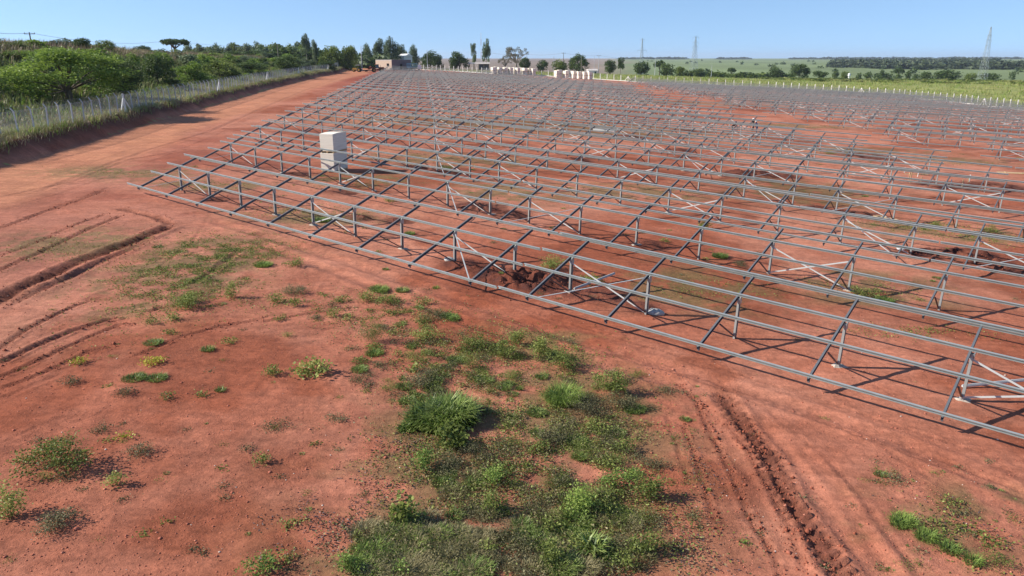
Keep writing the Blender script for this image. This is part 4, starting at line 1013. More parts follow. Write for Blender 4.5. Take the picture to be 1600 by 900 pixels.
# grasses: on the bank, under the left fence, on the ridge top and in the field on the right
def grassfield(name, gen, n, hr, wd, mats, tint=.5, clump=7):
    A4 = Acc(); P = gen(n); m = len(P)
    P = np.repeat(P, clump, 0)+np.concatenate([rng.normal(0, .16, (m*clump, 2))*(wd/.03), np.zeros((m*clump, 0))], 1)
    z = broad(P[:, 0], P[:, 1]); N = len(P); a_ = rng.uniform(0, 6.28, N)
    out = np.stack([np.cos(a_), np.sin(a_), np.zeros(N)], -1)
    V, Q = blade_quads(np.column_stack([P, z-.03]), out, rng.uniform(*hr, N), wd*rng.uniform(.6, 1.4, N), rng.uniform(.1, .8, N))
    pt = np.repeat(np.clip(tint+fbm(P[::clump, 0]/3., P[::clump, 1]/3., 2, 150)*.5+rng.normal(0, .1, m), 0, 1), clump)
    mi = np.repeat(rng.integers(0, len(mats), m), clump)
    A4.V.append(V); A4.Q.append(Q); A4.T.append(np.tile(pt, 2)); A4.I.append(np.tile(mi, 2)); A4.n = len(V)
    o = link_mesh(name, A4.mesh(name, [M[k] for k in mats])); tag(o, kind='stuff')
def g_bank(n):
    y = 48+320*rng.uniform(0, 1, n)**1.5; s_ = 1.5+6.5*rng.uniform(0, 1, n)**1.2; return np.stack([toe_x(y)-s_, y], -1)
def g_ridge(n):
    y = 70+260*rng.uniform(0, 1, n)**1.2; s_ = rng.uniform(26, 48, n); return np.stack([toe_x(y)-s_, y], -1)
def g_slope(n):
    y = 50+250*rng.uniform(0, 1, n)**1.3; s_ = rng.uniform(6, 30, n); return np.stack([toe_x(y)-s_, y], -1)
def g_field(n):
    x = rng.uniform(-10, 330, n); y = rng.uniform(150, 430, n); k = ~inside_site(x, y) & (x > toe_x(y)+60) & (x/y < .75); return np.stack([x[k], y[k]], -1)
grassfield('bank_grass', g_bank, 9000, (.2, .75), .05, ['t_bright', 'dry', 'dry', 't_reddry', 't_cane'], .6)
grassfield('ridge_dry_grass', g_ridge, 5200, (.7, 1.9), .10, ['t_reddry', 't_reddry', 'dry'], .5)
grassfield('slope_grass', g_slope, 5200, (.5, 1.4), .09, ['t_bright', 't_broad', 't_cane', 'dry'], .45)
grassfield('field_grass', g_field, 9000, (.5, 1.3), .14, ['t_cane', 't_cane', 't_bright'], .5, 6)
# ------------------------------------------------------------------ fences
FW = np.array([(-40.6, 40), (-42.0, 58), (-42.5, 68), (-43.6, 78), (-46, 93), (-49.6, 120), (-57, 170), (-69.5, 263), (-74, 330), (-78.5, 368)], float)
def fence_x(y): return np.interp(y, FW[:, 1], FW[:, 0])
fence = thing('chain_link_fence', 'long chain-link fence on grey angled-top concrete posts along the bank above the dirt road', 'fence', (0, 0, 0))
def lpost():
    mb = MB(); mb.box((0, 0, .95), (.105, .105, 2.3), taper=.85); mb.bar((0, 0, 2.05), (-.24, 0, 2.38), .08, .08, up=(0, 1, 0)); return mb
lp = lpost().mesh('fence_post', M['postgrey'])
def bracedpost():
    mb = MB(); mb.box((0, 0, 1.0), (.2, .2, 2.5), taper=.9); mb.bar((0, .1, 1.7), (.1, 1.5, .0), .12, .12); mb.bar((0, -.1, 1.7), (.1, -1.5, .0), .12, .12); return mb
bp_ = bracedpost().mesh('braced_post', M['postwhite'])
LP = []; yy = 58.
while yy < 368:
    LP.append(yy); yy += 2.55 if yy < 230 else 3.9
LP = LP[:97]
Vw = []; Fw = []; prev = None
for i, y in enumerate(LP):
    x = float(fence_x(y)); z = float(broad(np.float64(x), np.float64(y)))
    big = i in (13, 32, 52, 72, 88)
    o = link_mesh('braced_post' if big else 'fence_post', bp_ if big else lp, fence); o.location = (x, y, z-.15); o.rotation_euler = (R(random.uniform(-2, 2)), R(random.uniform(-3, 3)), R(random.uniform(-8, 8)))
    Vw += [(x, y, z-.05), (x, y, z+2.0), (x-.28, y, z+2.33)]
    if prev is not None: a0 = prev; b0 = 3*i; Fw += [(a0, b0, b0+1, a0+1)]
    prev = 3*i
def wiremat():
    m, n, b = new_mat('chain_link'); b.inputs['Base Color'].default_value = (.72, .73, .74, 1); b.inputs['Metallic'].default_value = .3; b.inputs['Roughness'].default_value = .5
    geo = n.nodes.new("ShaderNodeNewGeometry"); sp = n.nodes.new("ShaderNodeSeparateXYZ"); n.links.new(geo.outputs['Position'], sp.inputs[0])
    fac = []
    for sgn in (1, -1):
        m1 = n.nodes.new("ShaderNodeMath"); m1.operation = 'MULTIPLY_ADD'; m1.inputs[1].default_value = sgn; n.links.new(sp.outputs['Z'], m1.inputs[0]); n.links.new(sp.outputs['Y'], m1.inputs[2])
        m2 = n.nodes.new("ShaderNodeMath"); m2.operation = 'PINGPONG'; m2.inputs[1].default_value = .045; n.links.new(m1.outputs[0], m2.inputs[0])
        m3 = n.nodes.new("ShaderNodeMath"); m3.operation = 'LESS_THAN'; m3.inputs[1].default_value = .0042; n.links.new(m2.outputs[0], m3.inputs[0]); fac.append(m3.outputs[0])
    mx = n.nodes.new("ShaderNodeMath"); mx.operation = 'MAXIMUM'; n.links.new(fac[0], mx.inputs[0]); n.links.new(fac[1], mx.inputs[1])
    tr = n.nodes.new("ShaderNodeBsdfTransparent"); ms = n.nodes.new("ShaderNodeMixShader"); n.links.new(mx.outputs[0], ms.inputs[0]); n.links.new(tr.outputs[0], ms.inputs[1]); n.links.new(b.outputs[0], ms.inputs[2])
    n.links.new(ms.outputs[0], n.nodes['Material Output'].inputs[0]); return m
M['wiremesh'] = wiremat()
me = bpy.data.meshes.new('wire_mesh'); me.from_pydata(Vw, [], Fw); me.materials.append(M['wiremesh']); me.update(); link_mesh('wire_mesh', me, fence)
mb = MB()
for i in range(len(LP)-1):
    for hgt in (.05, 1.0, 1.95): 
        y0, y1 = LP[i], LP[i+1]; mb.bar((float(fence_x(y0)), y0, Vw[3*i][2]+hgt), (float(fence_x(y1)), y1, Vw[3*i+3][2]+hgt), .012, .012)
    for off, hh_ in ((.1, 2.12), (.19, 2.23), (.28, 2.34)):
        mb.bar((float(fence_x(y0))-off, y0, Vw[3*i][2]+hh_), (float(fence_x(y1))-off, y1, Vw[3*i+3][2]+hh_), .01, .01)
    mb.bar((float(fence_x(y0)), y0, Vw[3*i][2]+.03), (float(fence_x(y1)), y1, Vw[3*i+3][2]+.03), .10, .16) if i % 3 == 0 else None
mb.build('strand_wire', M['steelwire'], fence)

# boundary fence round the far and right sides: concrete posts, low kerb
bf = thing('boundary_fence', 'line of pale concrete fence posts on a low kerb around the far array edge', 'fence', (0, 0, 0))
BL = [(-62, 400)]+BOUND[:11]
pl = [np.array(p, float) for p in BL]
cum = [0]
for a_, b_ in zip(pl[:-1], pl[1:]): cum.append(cum[-1]+np.hypot(*(b_-a_)))
def bpt(s_):
    k = min(max(np.searchsorted(cum, s_)-1, 0), len(pl)-2); t = (s_-cum[k])/(cum[k+1]-cum[k]); p = pl[k]*(1-t)+pl[k+1]*t; d = (pl[k+1]-pl[k])/(cum[k+1]-cum[k]); return p, d
pm = MB(); pm.box((0, 0, 1.15), (.22, .22, 2.8), taper=.85); pm.box((0, 0, 2.57), (.12, .12, .06)); pmesh = pm.mesh('fence_post', M['postwhite'])
am = MB(); am.box((0, 0, 1.0), (.2, .2, 2.4), taper=.9)
for sg in (-1, 1): am.bar((sg*.08, 0, 2.0), (sg*1.9, 0, -.1), .17, .17)
amesh = am.mesh('braced_post', M['postwhite'])
step = 3.35; s_ = 2.; cnt = 0; extra = MB()
PT = []
while s_ < cum[-1]-8:
    p, d = bpt(s_); z = float(broad(*p)); PT.append((p, z)); vis = p[0]/p[1] < .72
    brc = cnt in (40, 41+28, 88)
    if vis:
        o = link_mesh('braced_post' if brc else 'fence_post', amesh if brc else pmesh, bf); o.location = (p[0], p[1], z-.1); o.rotation_euler = (R(random.uniform(-1.5, 1.5)), R(random.uniform(-1.5, 1.5)), math.atan2(d[1], d[0]))
        cnt += 1
    s_ += step
    if cnt >= 100: break
print('boundary posts', cnt)
kb = MB(); wb = MB()
for (p, z), (q_, z2) in zip(PT[:-1], PT[1:]):
    kb.bar((p[0], p[1], z+.06), (q_[0], q_[1], z2+.06), .2, .34)
    for hgt in (.5, 1.1, 1.7, 2.0): wb.bar((p[0], p[1], z+hgt), (q_[0], q_[1], z2+hgt), .012, .012)
kb.build('kerb', M['postwhite'], bf); wb.build('strand_wire', M['steelwire'], bf)

# ------------------------------------------------------------------ block hut, sheds, houses
def hut():
    x, y, z = at(612.5, 346); t = thing('block_hut', 'flat-roofed block hut with one small window at the far end of the dirt road', 'hut', (x, y, z-.1), 0)
    th = R(153); ux = np.array([math.cos(th), math.sin(th)]); vx = np.array([math.cos(R(63)), math.sin(R(63))])
    W1, W2, Hh = 9.0, 15.5, 4.6
    def P(a_, b_, c_): return (ux[0]*a_+vx[0]*b_, ux[1]*a_+vx[1]*b_, c_)
    def panel(a0, b0, a1, b1, z0, z1, th_, mb): # vertical slab along segment
        mb.bar(P(a0, b0, (z0+z1)/2), P(a1, b1, (z0+z1)/2), th_, z1-z0)
    m = MB(); wx0, wx1, wz0, wz1 = 1.4, 2.8, 1.9, 3.1
    panel(0, 0, wx0, 0, 0, Hh, .2, m); panel(wx1, 0, W1, 0, 0, Hh, .2, m); panel(wx0, 0, wx1, 0, 0, wz0, .2, m); panel(wx0, 0, wx1, 0, wz1, Hh, .2, m)
    m.build('front_wall', M['block'], t)
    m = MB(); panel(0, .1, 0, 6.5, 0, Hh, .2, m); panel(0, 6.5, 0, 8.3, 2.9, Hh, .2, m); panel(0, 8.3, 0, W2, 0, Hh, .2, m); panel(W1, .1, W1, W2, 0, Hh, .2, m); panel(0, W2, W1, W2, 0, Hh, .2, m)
    m.build('side_wall', M['block_shaded'], t)
    m = MB(); panel(wx0, .35, wx1, .35, wz0-.1, wz1+.1, .05, m); m.build('window', M['dark'], t)
    m = MB(); panel(.35, 6.3, .35, 8.5, 0, 3, .05, m); m.build('doorway', M['dark'], t)
    m = MB(); m.bar(P(W1/2, -.05, Hh+.06), P(W1/2, W2+.05, Hh+.06), W1+.3, .12); m.build('roof', M['block_shaded'], t)
    m = MB(); m.bar(P(-.06, -.12, Hh+.02), P(W1, -.12, Hh+.02), .06, .2); m.build('cornice', M['whitewall'], t)
hut()
def box_building(name, px, dist, wpx, d_m, h_m, rot, wall, roof, label, cat, over=.5, open_front=False):
    x, y, z = at(px, dist); w = wpx*dist/FPX; t = thing(name, label, cat, (x, y, z-.2), R(rot))
    m = MB()
    if open_front:
        for i in range(5): m.box((-w/2+w*i/4, -d_m/2, h_m/2), (.3, .3, h_m))
        m.build('post', M[wall], t); m = MB(); m.box((w*.25, 0, h_m*.45), (w*.5, d_m*.8, h_m*.9)); m.build('wall', M['block_shaded'], t)
    else:
        m.box((0, 0, h_m/2), (w, d_m, h_m)); m.build('wall', M[wall], t)
        for i in range(max(2, int(w/4))):
            mm = MB(); mm.box((-w/2+(i+.5)*w/max(2, int(w/4)), -d_m/2-.02, h_m*.5), (1.0, .08, 1.1)); mm.build('window', M['dark'], t)
    m = MB(); a = over; rh = h_m+(.5 if open_front else d_m*.16)
    m.add([(-w/2-a, -d_m/2-a, h_m), (w/2+a, -d_m/2-a, h_m), (w/2+a, d_m/2+a, h_m), (-w/2-a, d_m/2+a, h_m), (-w/2-a, 0, rh), (w/2+a, 0, rh)], [(0, 1, 5, 4), (2, 3, 4, 5), (0, 4, 3), (1, 2, 5), (3, 2, 1, 0)])
    m.build('roof', M[roof], t)
box_building('open_shed', 748, 430, 31, 9, 3.6, 4, 'wood', 'roofpale', 'low open-sided shed with a pale flat roof behind the far fence', 'shed', .6, True)
box_building('farm_house', 634, 400, 10, 9, 6.2, -20, 'whitewall', 'whitewall', 'cream house gable showing above the block hut', 'house')
box_building('farm_house', 925, 520, 14, 6, 2.6, 8, 'whitewall', 'roofpale', 'low white farm building right of the tall domed tree', 'house')
box_building('farm_house', 1074, 720, 8, 9, 4.5, 5, 'whitewall', 'whitewall', 'tiny white house before the second pylon on the far field', 'house')
def tank():
    x, y, z = at(1326, 560); t = thing('water_tank', 'white water tank on a short column at the edge of the grass field', 'water tank', (x, y, z), 0)
    m = MB(); m.tube([(0, 0, -.3), (0, 0, 2.4)], .55, 10); m.build('column', M['whitewall'], t)
    m = MB(); m.tube([(0, 0, 2.4), (0, 0, 2.7), (0, 0, 4.2), (0, 0, 4.6)], [.7, .95, .95, .4], 14); m.build('tank', M['white_paint'], t)
tank()

# ------------------------------------------------------------------ pallets of module cartons
def carton_stack(x, y, z, rz, label, group, w=1.14, d=2.1, h=1.38, seed=0):
    rg = random.Random(seed); t = thing('module_carton', label, 'module carton', (x, y, z), rz, group)
    m = MB()
    for i in range(3): m.box(((i-1)*.52, 0, .05), (.10, d, .10))
    for i in range(7): m.box((0, -d/2+.07+i*(d-.14)/6, .115), (w, .12, .025))
    m.build('pallet', M['wood'], t)
    m = MB(); ny, nz = 9, 15
    # sides as thin stacked layers, top slightly domed
    V = []; F = []
    lay = [(.13+(h-.13)*i/nz) for i in range(nz+1)]
    ring = [(-w/2, -d/2), (w/2, -d/2), (w/2, d/2), (-w/2, d/2)]
    for i in range(nz):
        o_ = rg.uniform(-.006, .006); q0, q1 = lay[i]+.004, lay[i+1]-.004
        m.box((o_, rg.uniform(-.006, .006), (q0+q1)/2), (w, d, q1-q0))
    m.box((0, 0, (h+.13)/2), (w-.03, d-.03, h-.14))
    m.build('carton', M['carton'], t)
    m = MB(); n = 10
    P = []
    for i in range(n+1):
        a_ = -d/2+d*i/n; zz = h+.004+.05*math.sin(math.pi*i/n)
        P += [(-w/2, a_, zz), (w/2, a_, zz), (w/2, a_, h), (-w/2, a_, h)]
    F = []
    for i in range(n):
        for k in range(4): F.append((4*i+k, 4*i+(k+1) % 4, 4*i+4+(k+1) % 4, 4*i+4+k))
    F += [(3, 2, 1, 0), (4*n, 4*n+1, 4*n+2, 4*n+3)]
    m.add(P, F); m.build('lid', M['carton'], t)
    return t
x, y = ground_pt(527, 270); z = gz1(x, y)
rz0 = R(-17)
cx, cy = x-.45, y+1.2
carton_stack(cx, cy, z, rz0, 'lower cream carton on a pallet in the nearest stack between the frames', 'near carton stack', h=1.46, seed=1)
carton_stack(cx+.03, cy+.02, z+1.5, rz0, 'upper cream carton of the nearest stack between the frames', 'near carton stack', h=1.42, seed=2)
protoA = None
for gi, (lst, lab) in enumerate([([(870, 326), (874, 334), (884, 326), (887, 334), (896, 325), (904, 324), (913, 323), (921, 322)], 'cream module carton in the right-hand far cluster before the boundary fence'),
                                 ([(771, 336), (775, 344), (781, 337), (789, 338), (793, 346), (798, 338), (804, 345), (809, 338), (815, 345), (820, 339), (827, 340), (833, 339)], 'cream module carton in the left-hand far cluster before the boundary fence')]):
    for si, (px, d) in enumerate(lst):
        x, y, z = at(px, d)
        for lev in (0, 1):
            loc = (x, y, z+lev*1.55); L_ = '%s cream carton of the %s stack from the left in the %s far cluster' % ('upper' if lev else 'lower', ordinal(si), 'left' if gi else 'right')
            if protoA is None: protoA = carton_stack(*loc, R(25), L_, 'far carton clusters', 1.6, 2.4, 1.5, 5)
            else: clone(protoA, loc, R(25+random.uniform(-4, 4)), (1, 1, 1), L_, 'far carton clusters')

# ------------------------------------------------------------------ poles, wires, mast, pylons
def pole(px, dist, top, label, arm=False, mat='postgrey', lamp=False):
    x, y, z = at(px, dist); h = CAM_H+ray(px, top)[2]*dist-z; t = thing('utility_pole', label, 'pole', (x, y, z-.1), 0)
    m = MB(); m.tube([(0, 0, -.2), (0, 0, h)], [.19, .11], 8); m.build('shaft', M[mat], t)
    if arm: m = MB(); m.bar((-1.2, 0, h-.35), (1.2, 0, h-.35), .12, .12); [m.tube([(dx, 0, h-.3), (dx, 0, h-.02)], .06, 6) for dx in (-1.1, 0, 1.1)]; m.build('crossarm', M['bark'], t)
    if lamp: m = MB(); m.bar((0, 0, h-.1), (.9, 0, h+.1), .07, .07); m.build('crossarm', M['postgrey'], t)
    return (x, y, z+h-.2)
w1 = pole(51, 168, 50, 'wooden power pole on the ridge at the upper left', True, 'bark')
w2 = pole(270, 262, 62, 'power pole standing in front of the umbrella tree', True, 'palebark')
w3 = pole(435, 330, 68, 'power pole over the dark hedge on the left', True, 'palebark')
pole(566, 330, 72, 'tall pale light pole at the far end of the dirt road', False, 'postgrey', True)
pole(668, 400, 78, 'pale pole in front of the round dark tree', False, 'postgrey')
w5 = pole(823, 440, 84, 'thin pole right of the bare tree', True, 'postgrey')
pole(865, 430, 88, 'short pole left of the crossarm power pole', False, 'postgrey')
w6 = pole(880, 430, 82, 'power pole with a wide crossarm before the tall domed tree', True, 'bark')
pole(908, 400, 89, 'stout yellowish pole in front of the tall domed tree', False, 'palebark')
w7 = pole(935, 440, 86, 'slender pole right of the low white farm building', True, 'postgrey')
w8 = pole(1023, 480, 90, 'thin pole between the left pylon and the wide dark tree', False, 'postgrey')
pole(1111, 520, 101, 'short thin pole right of the second pylon', False, 'postgrey')
pole(928, 560, 88, 'distant thin pole behind the low white farm building', False, 'postgrey')
w0 = (at(-60, 120)[0], at(-60, 120)[1], w1[2]-.5)
def wire(a, b, sag, name='power_line', label=None):
    mb = MB(); n = 14; pts = [tuple(a[i]*(1-t/n)+b[i]*t/n-(sag*4*(t/n)*(1-t/n) if i == 2 else 0) for i in range(3)) for t in range(n+1)]
    mb.tube(pts, .035, 4); o = mb.build(name, M['steelwire']); tag(o, label, 'power line')
wire(w0, w1, .6, label='power line running off the left edge from the ridge pole')
wire(w1, w2, 1.6, label='power line sagging from the ridge pole to the umbrella tree pole')
wire(w2, w3, 1.4, label='power line from the umbrella tree pole to the hedge pole')
a5 = (at(768, 445)[0], at(768, 445)[1], w5[2]+.6)
wire(a5, w5, .6, label='power line running left from the thin pole by the bare tree')
wire(w5, w6, .8, label='power line from the thin pole to the wide crossarm pole')
wire(w6, w7, .8, label='power line from the wide crossarm pole to the slender pole')
wire(w7, w8, 1.2, label='power line from the slender pole towards the left pylon')
def mast():
    x, y, z = at(752, 700); h = CAM_H+ray(752, 52)[2]*700-z; t = thing('radio_mast', 'slim red and white lattice radio mast above the open shed', 'mast', (x, y, z), 0)
    for band in range(7):
        m = MB(); z0, z1 = h*band/7, h*(band+1)/7
        for k in range(3):
            a_ = 2.09*k; b_ = 2.09*(k+1); r_ = .55
            m.bar((r_*math.cos(a_), r_*math.sin(a_), z0), (r_*math.cos(a_), r_*math.sin(a_), z1), .09, .09)
            for j in range(3):
                q0, q1 = z0+(z1-z0)*j/3, z0+(z1-z0)*(j+1)/3; m.bar((r_*math.cos(a_), r_*math.sin(a_), q0), (r_*math.cos(b_), r_*math.sin(b_), q1), .06, .06)
        m.build('mast_section', M['redmast'] if band % 2 else M['white_paint'], t)
M['redmast'] = simple('faded_red_paint', (.5, .18, .14), .6, 0, .1, 2.)
mast()
def pylon(px, dist, top, wb, label, kind=0, rz=0.):
    x, y, z = at(px, dist); h = CAM_H+ray(px, top)[2]*dist-z; t = thing('power_pylon', label, 'pylon', (x, y, z-.3), rz)
    th_ = dist*.00012+.05; tw = .9
    def half(q_): return (wb/2)*(1-q_)**1.25*.93+tw/2 if q_ < .75 else (wb/2)*(.25)**1.25*.93*(1-q_)/.25+tw/2*(1-(q_-.75)*2.4)
    L = [0, .13, .25, .36, .46, .55, .63, .70, .76, .82, .88, .94, 1.0]
    m = MB()
    for q0, q1 in zip(L[:-1], L[1:]):
        a_, b_ = max(half(q0), .12), max(half(q1), .12)
        c0 = [(sx*a_, sy*a_, q0*h) for sx, sy in ((-1, -1), (1, -1), (1, 1), (-1, 1))]; c1 = [(sx*b_, sy*b_, q1*h) for sx, sy in ((-1, -1), (1, -1), (1, 1), (-1, 1))]
        for k in range(4): m.bar(c0[k], c1[k], th_, th_)
        for k in range(4):
            k2 = (k+1) % 4; m.bar(c0[k], c1[k2], th_*.6, th_*.6); m.bar(c0[k2], c1[k], th_*.6, th_*.6); m.bar(c1[k], c1[k2], th_*.55, th_*.55)
    m.build('lattice_body', M['galv'], t)
    arms = {0: [(.70, 5.2), (.97, 2.2)], 1: [(.76, 2.8), (.86, 2.6), (.985, 2.8)], 2: [(.66, 2.6), (.76, 3.4), (.84, 2.8)]}[kind]
    for q_, w in arms:
        mm = MB(); hh_ = q_*h; b_ = max(half(q_), .3)
        for sg in (-1, 1):
            mm.bar((0, -b_, hh_), (sg*w, 0, hh_), th_*.8, th_*.8); mm.bar((0, b_, hh_), (sg*w, 0, hh_), th_*.8, th_*.8); mm.bar((sg*b_, 0, hh_+h*.035), (sg*w, 0, hh_), th_*.7, th_*.7)
            mm.bar((sg*w, 0, hh_), (sg*w, 0, hh_-h*.045), th_*.8, th_*.8)
        mm.build('crossarm', M['galv'], t)
pylon(1001, 820, 60, 4.8, 'lattice pylon with one wide crossarm, leftmost of three on the horizon', 0, R(10))
pylon(1083, 640, 57, 6.0, 'lattice pylon with three short crossarms and splayed white legs', 1, R(20))
pylon(1534, 455, 42, 3.9, 'tall slim lattice pylon at the far right above the forest', 2, R(35))

# ------------------------------------------------------------------ machines at the end of the road
def wheel(parent, x, y, r, w):
    m = MB(); m.tube([(x, y-w/2, r), (x, y-w/2+.06, r), (x, y+w/2-.06, r), (x, y+w/2, r)], [r*.86, r, r, r*.86], 14); o = m.build('wheel', M['rubber'], parent)
    m = MB(); m.tube([(x, y-w/2-.03, r), (x, y+w/2+.03, r)], r*.5, 10); m.build('rim', M['yellow_paint'], o)
def loader():
    x, y, z = at(590, 322); t = thing('wheel_loader', 'rusty orange wheel loader with raised arms beside the block hut', 'wheel loader', (x, y, z), R(200))
    for sx in (-1.6, 1.6):
        for sy in (-1.0, 1.0): wheel(t, sx, sy, .78, .5)
    m = MB(); m.box((-1.7, 0, 1.5), (2.3, 1.5, 1.1), taper=.9); m.box((-.2, 0, 1.15), (1.6, 1.1, .6)); m.build('engine_body', M['redbrown'], t)
    m = MB(); m.box((.1, 0, 2.35), (1.35, 1.35, 1.5), taper=.88); m.build('cab', M['glass'], t)
    m = MB(); m.box((.1, 0, 3.14), (1.5, 1.5, .12)); m.build('cab_roof', M['orange_paint'], t)
    m = MB(); [m.bar((.7, s_, 1.7), (3.2, s_, 1.9), .18, .34) for s_ in (-.6, .6)]; [m.bar((1.2, s_*.6, 1.2), (2.9, s_*.6, 2.5), .12, .12) for s_ in (-.6, .6)]; m.build('lift_arm', M['redbrown'], t)
    m = MB(); m.add([(3.1, -1.3, 1.2), (3.1, 1.3, 1.2), (4.1, 1.3, 1.1), (4.1, -1.3, 1.1), (3.0, -1.3, 2.4), (3.0, 1.3, 2.4), (3.4, -1.3, 1.05), (3.4, 1.3, 1.05)], [(0, 4, 5, 1), (6, 7, 2, 3), (0, 1, 7, 6), (0, 6, 3, 4), (1, 5, 2, 7)]); m.build('bucket', M['redbrown'], t)
    m = MB(); m.tube([(-1.3, .3, 2.0), (-1.3, .3, 2.8)], .07, 6); m.build('exhaust', M['black'], t)
def tractor():
    x, y, z = at(558, 318); t = thing('tractor', 'small yellow tractor with a pale sunshade canopy on the dirt road', 'tractor', (x, y, z), R(175))
    for sy in (-.85, .85): wheel(t, -1.0, sy, .82, .45); wheel(t, 1.3, sy, .5, .3)
    m = MB(); m.box((.9, 0, 1.25), (1.9, .75, .75), taper=.92); m.box((-.6, 0, .95), (1.5, .9, .5)); m.build('bonnet', M['yellow_paint'], t)
    m = MB(); m.box((-.8, 0, 1.35), (.55, .6, .14)); m.box((-1.05, 0, 1.65), (.12, .6, .6)); m.build('seat', M['black'], t)
    m = MB(); [m.bar((sx, sy, 1.2), (sx, sy, 2.75), .07, .07) for sx in (-1.3, .1) for sy in (-.6, .6)]; m.build('canopy_frame', M['black'], t)
    m = MB(); m.box((-.6, 0, 2.8), (1.9, 1.7, .1)); m.build('canopy', M['white_paint'], t)
    m = MB(); [m.tube([(-1.3, sy, .8), (-3.8, sy, .6)], .08, 6) for sy in (-.5, .5)]; m.box((-4.0, 0, .5), (.5, 3.0, .7)); m.build('blade_attachment', M['rubber'], t)
    m = MB(); m.tube([(1.1, .2, 1.6), (1.1, .2, 2.5)], .05, 6); m.build('exhaust', M['black'], t)
def truck():
    x, y, z = at(647, 352); t = thing('flatbed_truck', 'light blue truck with an open stake bed right of the hut', 'truck', (x, y, z), R(8))
    for sx in (-2.4, -1.3, 2.3):
        for sy in (-.95, .95): wheel(t, sx, sy, .5, .35)
    m = MB(); m.box((2.6, 0, 1.6), (1.7, 2.2, 1.9), taper=.93); m.build('cab', M['white_paint'], t)
    m = MB(); m.box((2.6, 0, 2.0), (1.75, 2.05, .6)); m.build('windscreen', M['glass'], t)
    m = MB(); m.box((-.8, 0, 1.05), (5, 2.2, .25)); m.build('bed', M['dark'], t)
    m = MB(); [m.bar((-3.3, sy, zz), (1.6, sy, zz), .05, .22) for sy in (-1.1, 1.1) for zz in (1.4, 2.0, 2.6, 3.2)]; [m.bar((sx, sy, 1.1), (sx, sy, 3.35), .08, .12) for sx in (-3.3, -1.6, 0, 1.6) for sy in (-1.1, 1.1)]; m.build('stake_side', M['blue_paint'], t)
loader(); tractor(); truck()

# ------------------------------------------------------------------ workers
def skinned(name, J, E_, mat, parent=None, sub=2):
    me = bpy.data.meshes.new(name); me.from_pydata([j[0] for j in J], E_, []); o = bpy.data.objects.new(name, me); C.objects.link(o)
    sk = o.modifiers.new('s', 'SKIN'); ss = o.modifiers.new('u', 'SUBSURF'); ss.levels = sub; ss.render_levels = sub
    for v, j in zip(me.skin_vertices[0].data, J): v.radius = (j[1], j[1] if len(j) < 3 else j[2])
    me.skin_vertices[0].data[0].use_root = True
    dg = bpy.context.evaluated_depsgraph_get(); ev = o.evaluated_get(dg); m2 = bpy.data.meshes.new_from_object(ev)
    bpy.data.objects.remove(o); m2.materials.clear(); m2.materials.append(mat); m2.polygons.foreach_set('use_smooth', np.ones(len(m2.polygons), bool))
    return link_mesh(name, m2, parent)
def person(x, y, rz, bend, label, cloth, helmet=True, reach=.5):
    z = gz1(x, y); t = thing('person', label, 'person', (x, y, z), rz)
    b = bend; hip = Vector((0, 0, .93-.12*b)); ch = hip+Vector((.5*math.sin(b), 0, .5*math.cos(b))); nk = ch+Vector((.1*math.sin(b*.8), 0, .1)); hd = nk+Vector((.1*math.sin(b*.6)+.02, 0, .17))
    J = [(hip, .15, .12), (ch-Vector((.18*math.sin(b), 0, .18*math.cos(b))), .15, .11), (ch, .17, .12), (nk, .055), (hd, .085, .10), (hd+Vector((0, 0, .15)), .06)]
    E_ = [(0, 1), (1, 2), (2, 3), (3, 4), (4, 5)]
    for s_ in (-1, 1):
        sh = ch+Vector((0, s_*.19, .02)); el = sh+Vector((.12+.1*b, s_*.05, -.28)); ha = el+Vector((.1+reach*.3, -s_*.04, -.2+.1*(1-b))); n = len(J)
        J += [(sh, .06), (el, .045), (ha, .032), (ha+Vector((.08, 0, -.04)), .028)]; E_ += [(2, n), (n, n+1), (n+1, n+2), (n+2, n+3)]
        hj = hip+Vector((0, s_*.10, -.05)); kn = Vector((.10*s_+.05+.12*b, s_*.12, .48-.03*b)); an = Vector((.14*s_-.02, s_*.13, .08)); n = len(J)
        J += [(hj, .095), (kn, .065), (an, .042), (an+Vector((.16, s_*.02, -.04)), .04)]; E_ += [(0, n), (n, n+1), (n+1, n+2), (n+2, n+3)]
    skinned('body', [(tuple(j[0]),)+tuple(j[1:]) for j in J], E_, M[cloth], t)
    skinned('face', [(tuple(hd+Vector((.02, 0, -.03))), .07, .082), (tuple(hd+Vector((.04, 0, .05))), .075, .088), (tuple(hd+Vector((.10, 0, .0))), .018)], [(0, 1), (0, 2)], M['skin'], t, 2)
    m = MB(); m.tube([tuple(hd+Vector((0, 0, .05))), tuple(hd+Vector((0, 0, .07))), tuple(hd+Vector((0, 0, .14))), tuple(hd+Vector((0, 0, .18)))], [.15, .125, .11, .04], 12); m.build('hard_hat' if helmet else 'cap', M['helmet'] if helmet else M['navy'], t, True)
x, y = ground_pt(1182, 209); person(x, y, R(205), .35, 'standing worker in dark blue clothes and white hard hat, leaning forward at a frame', 'navy')
x, y = ground_pt(1143, 206); person(x, y, R(20), 1.15, 'worker in black bent low over a frame left of the standing worker', 'black', False, .9)
x, y = ground_pt(1177, 206); person(x+.3, y+1.0, R(180), .15, 'second worker with a pale cap right behind the leaning worker', 'black')

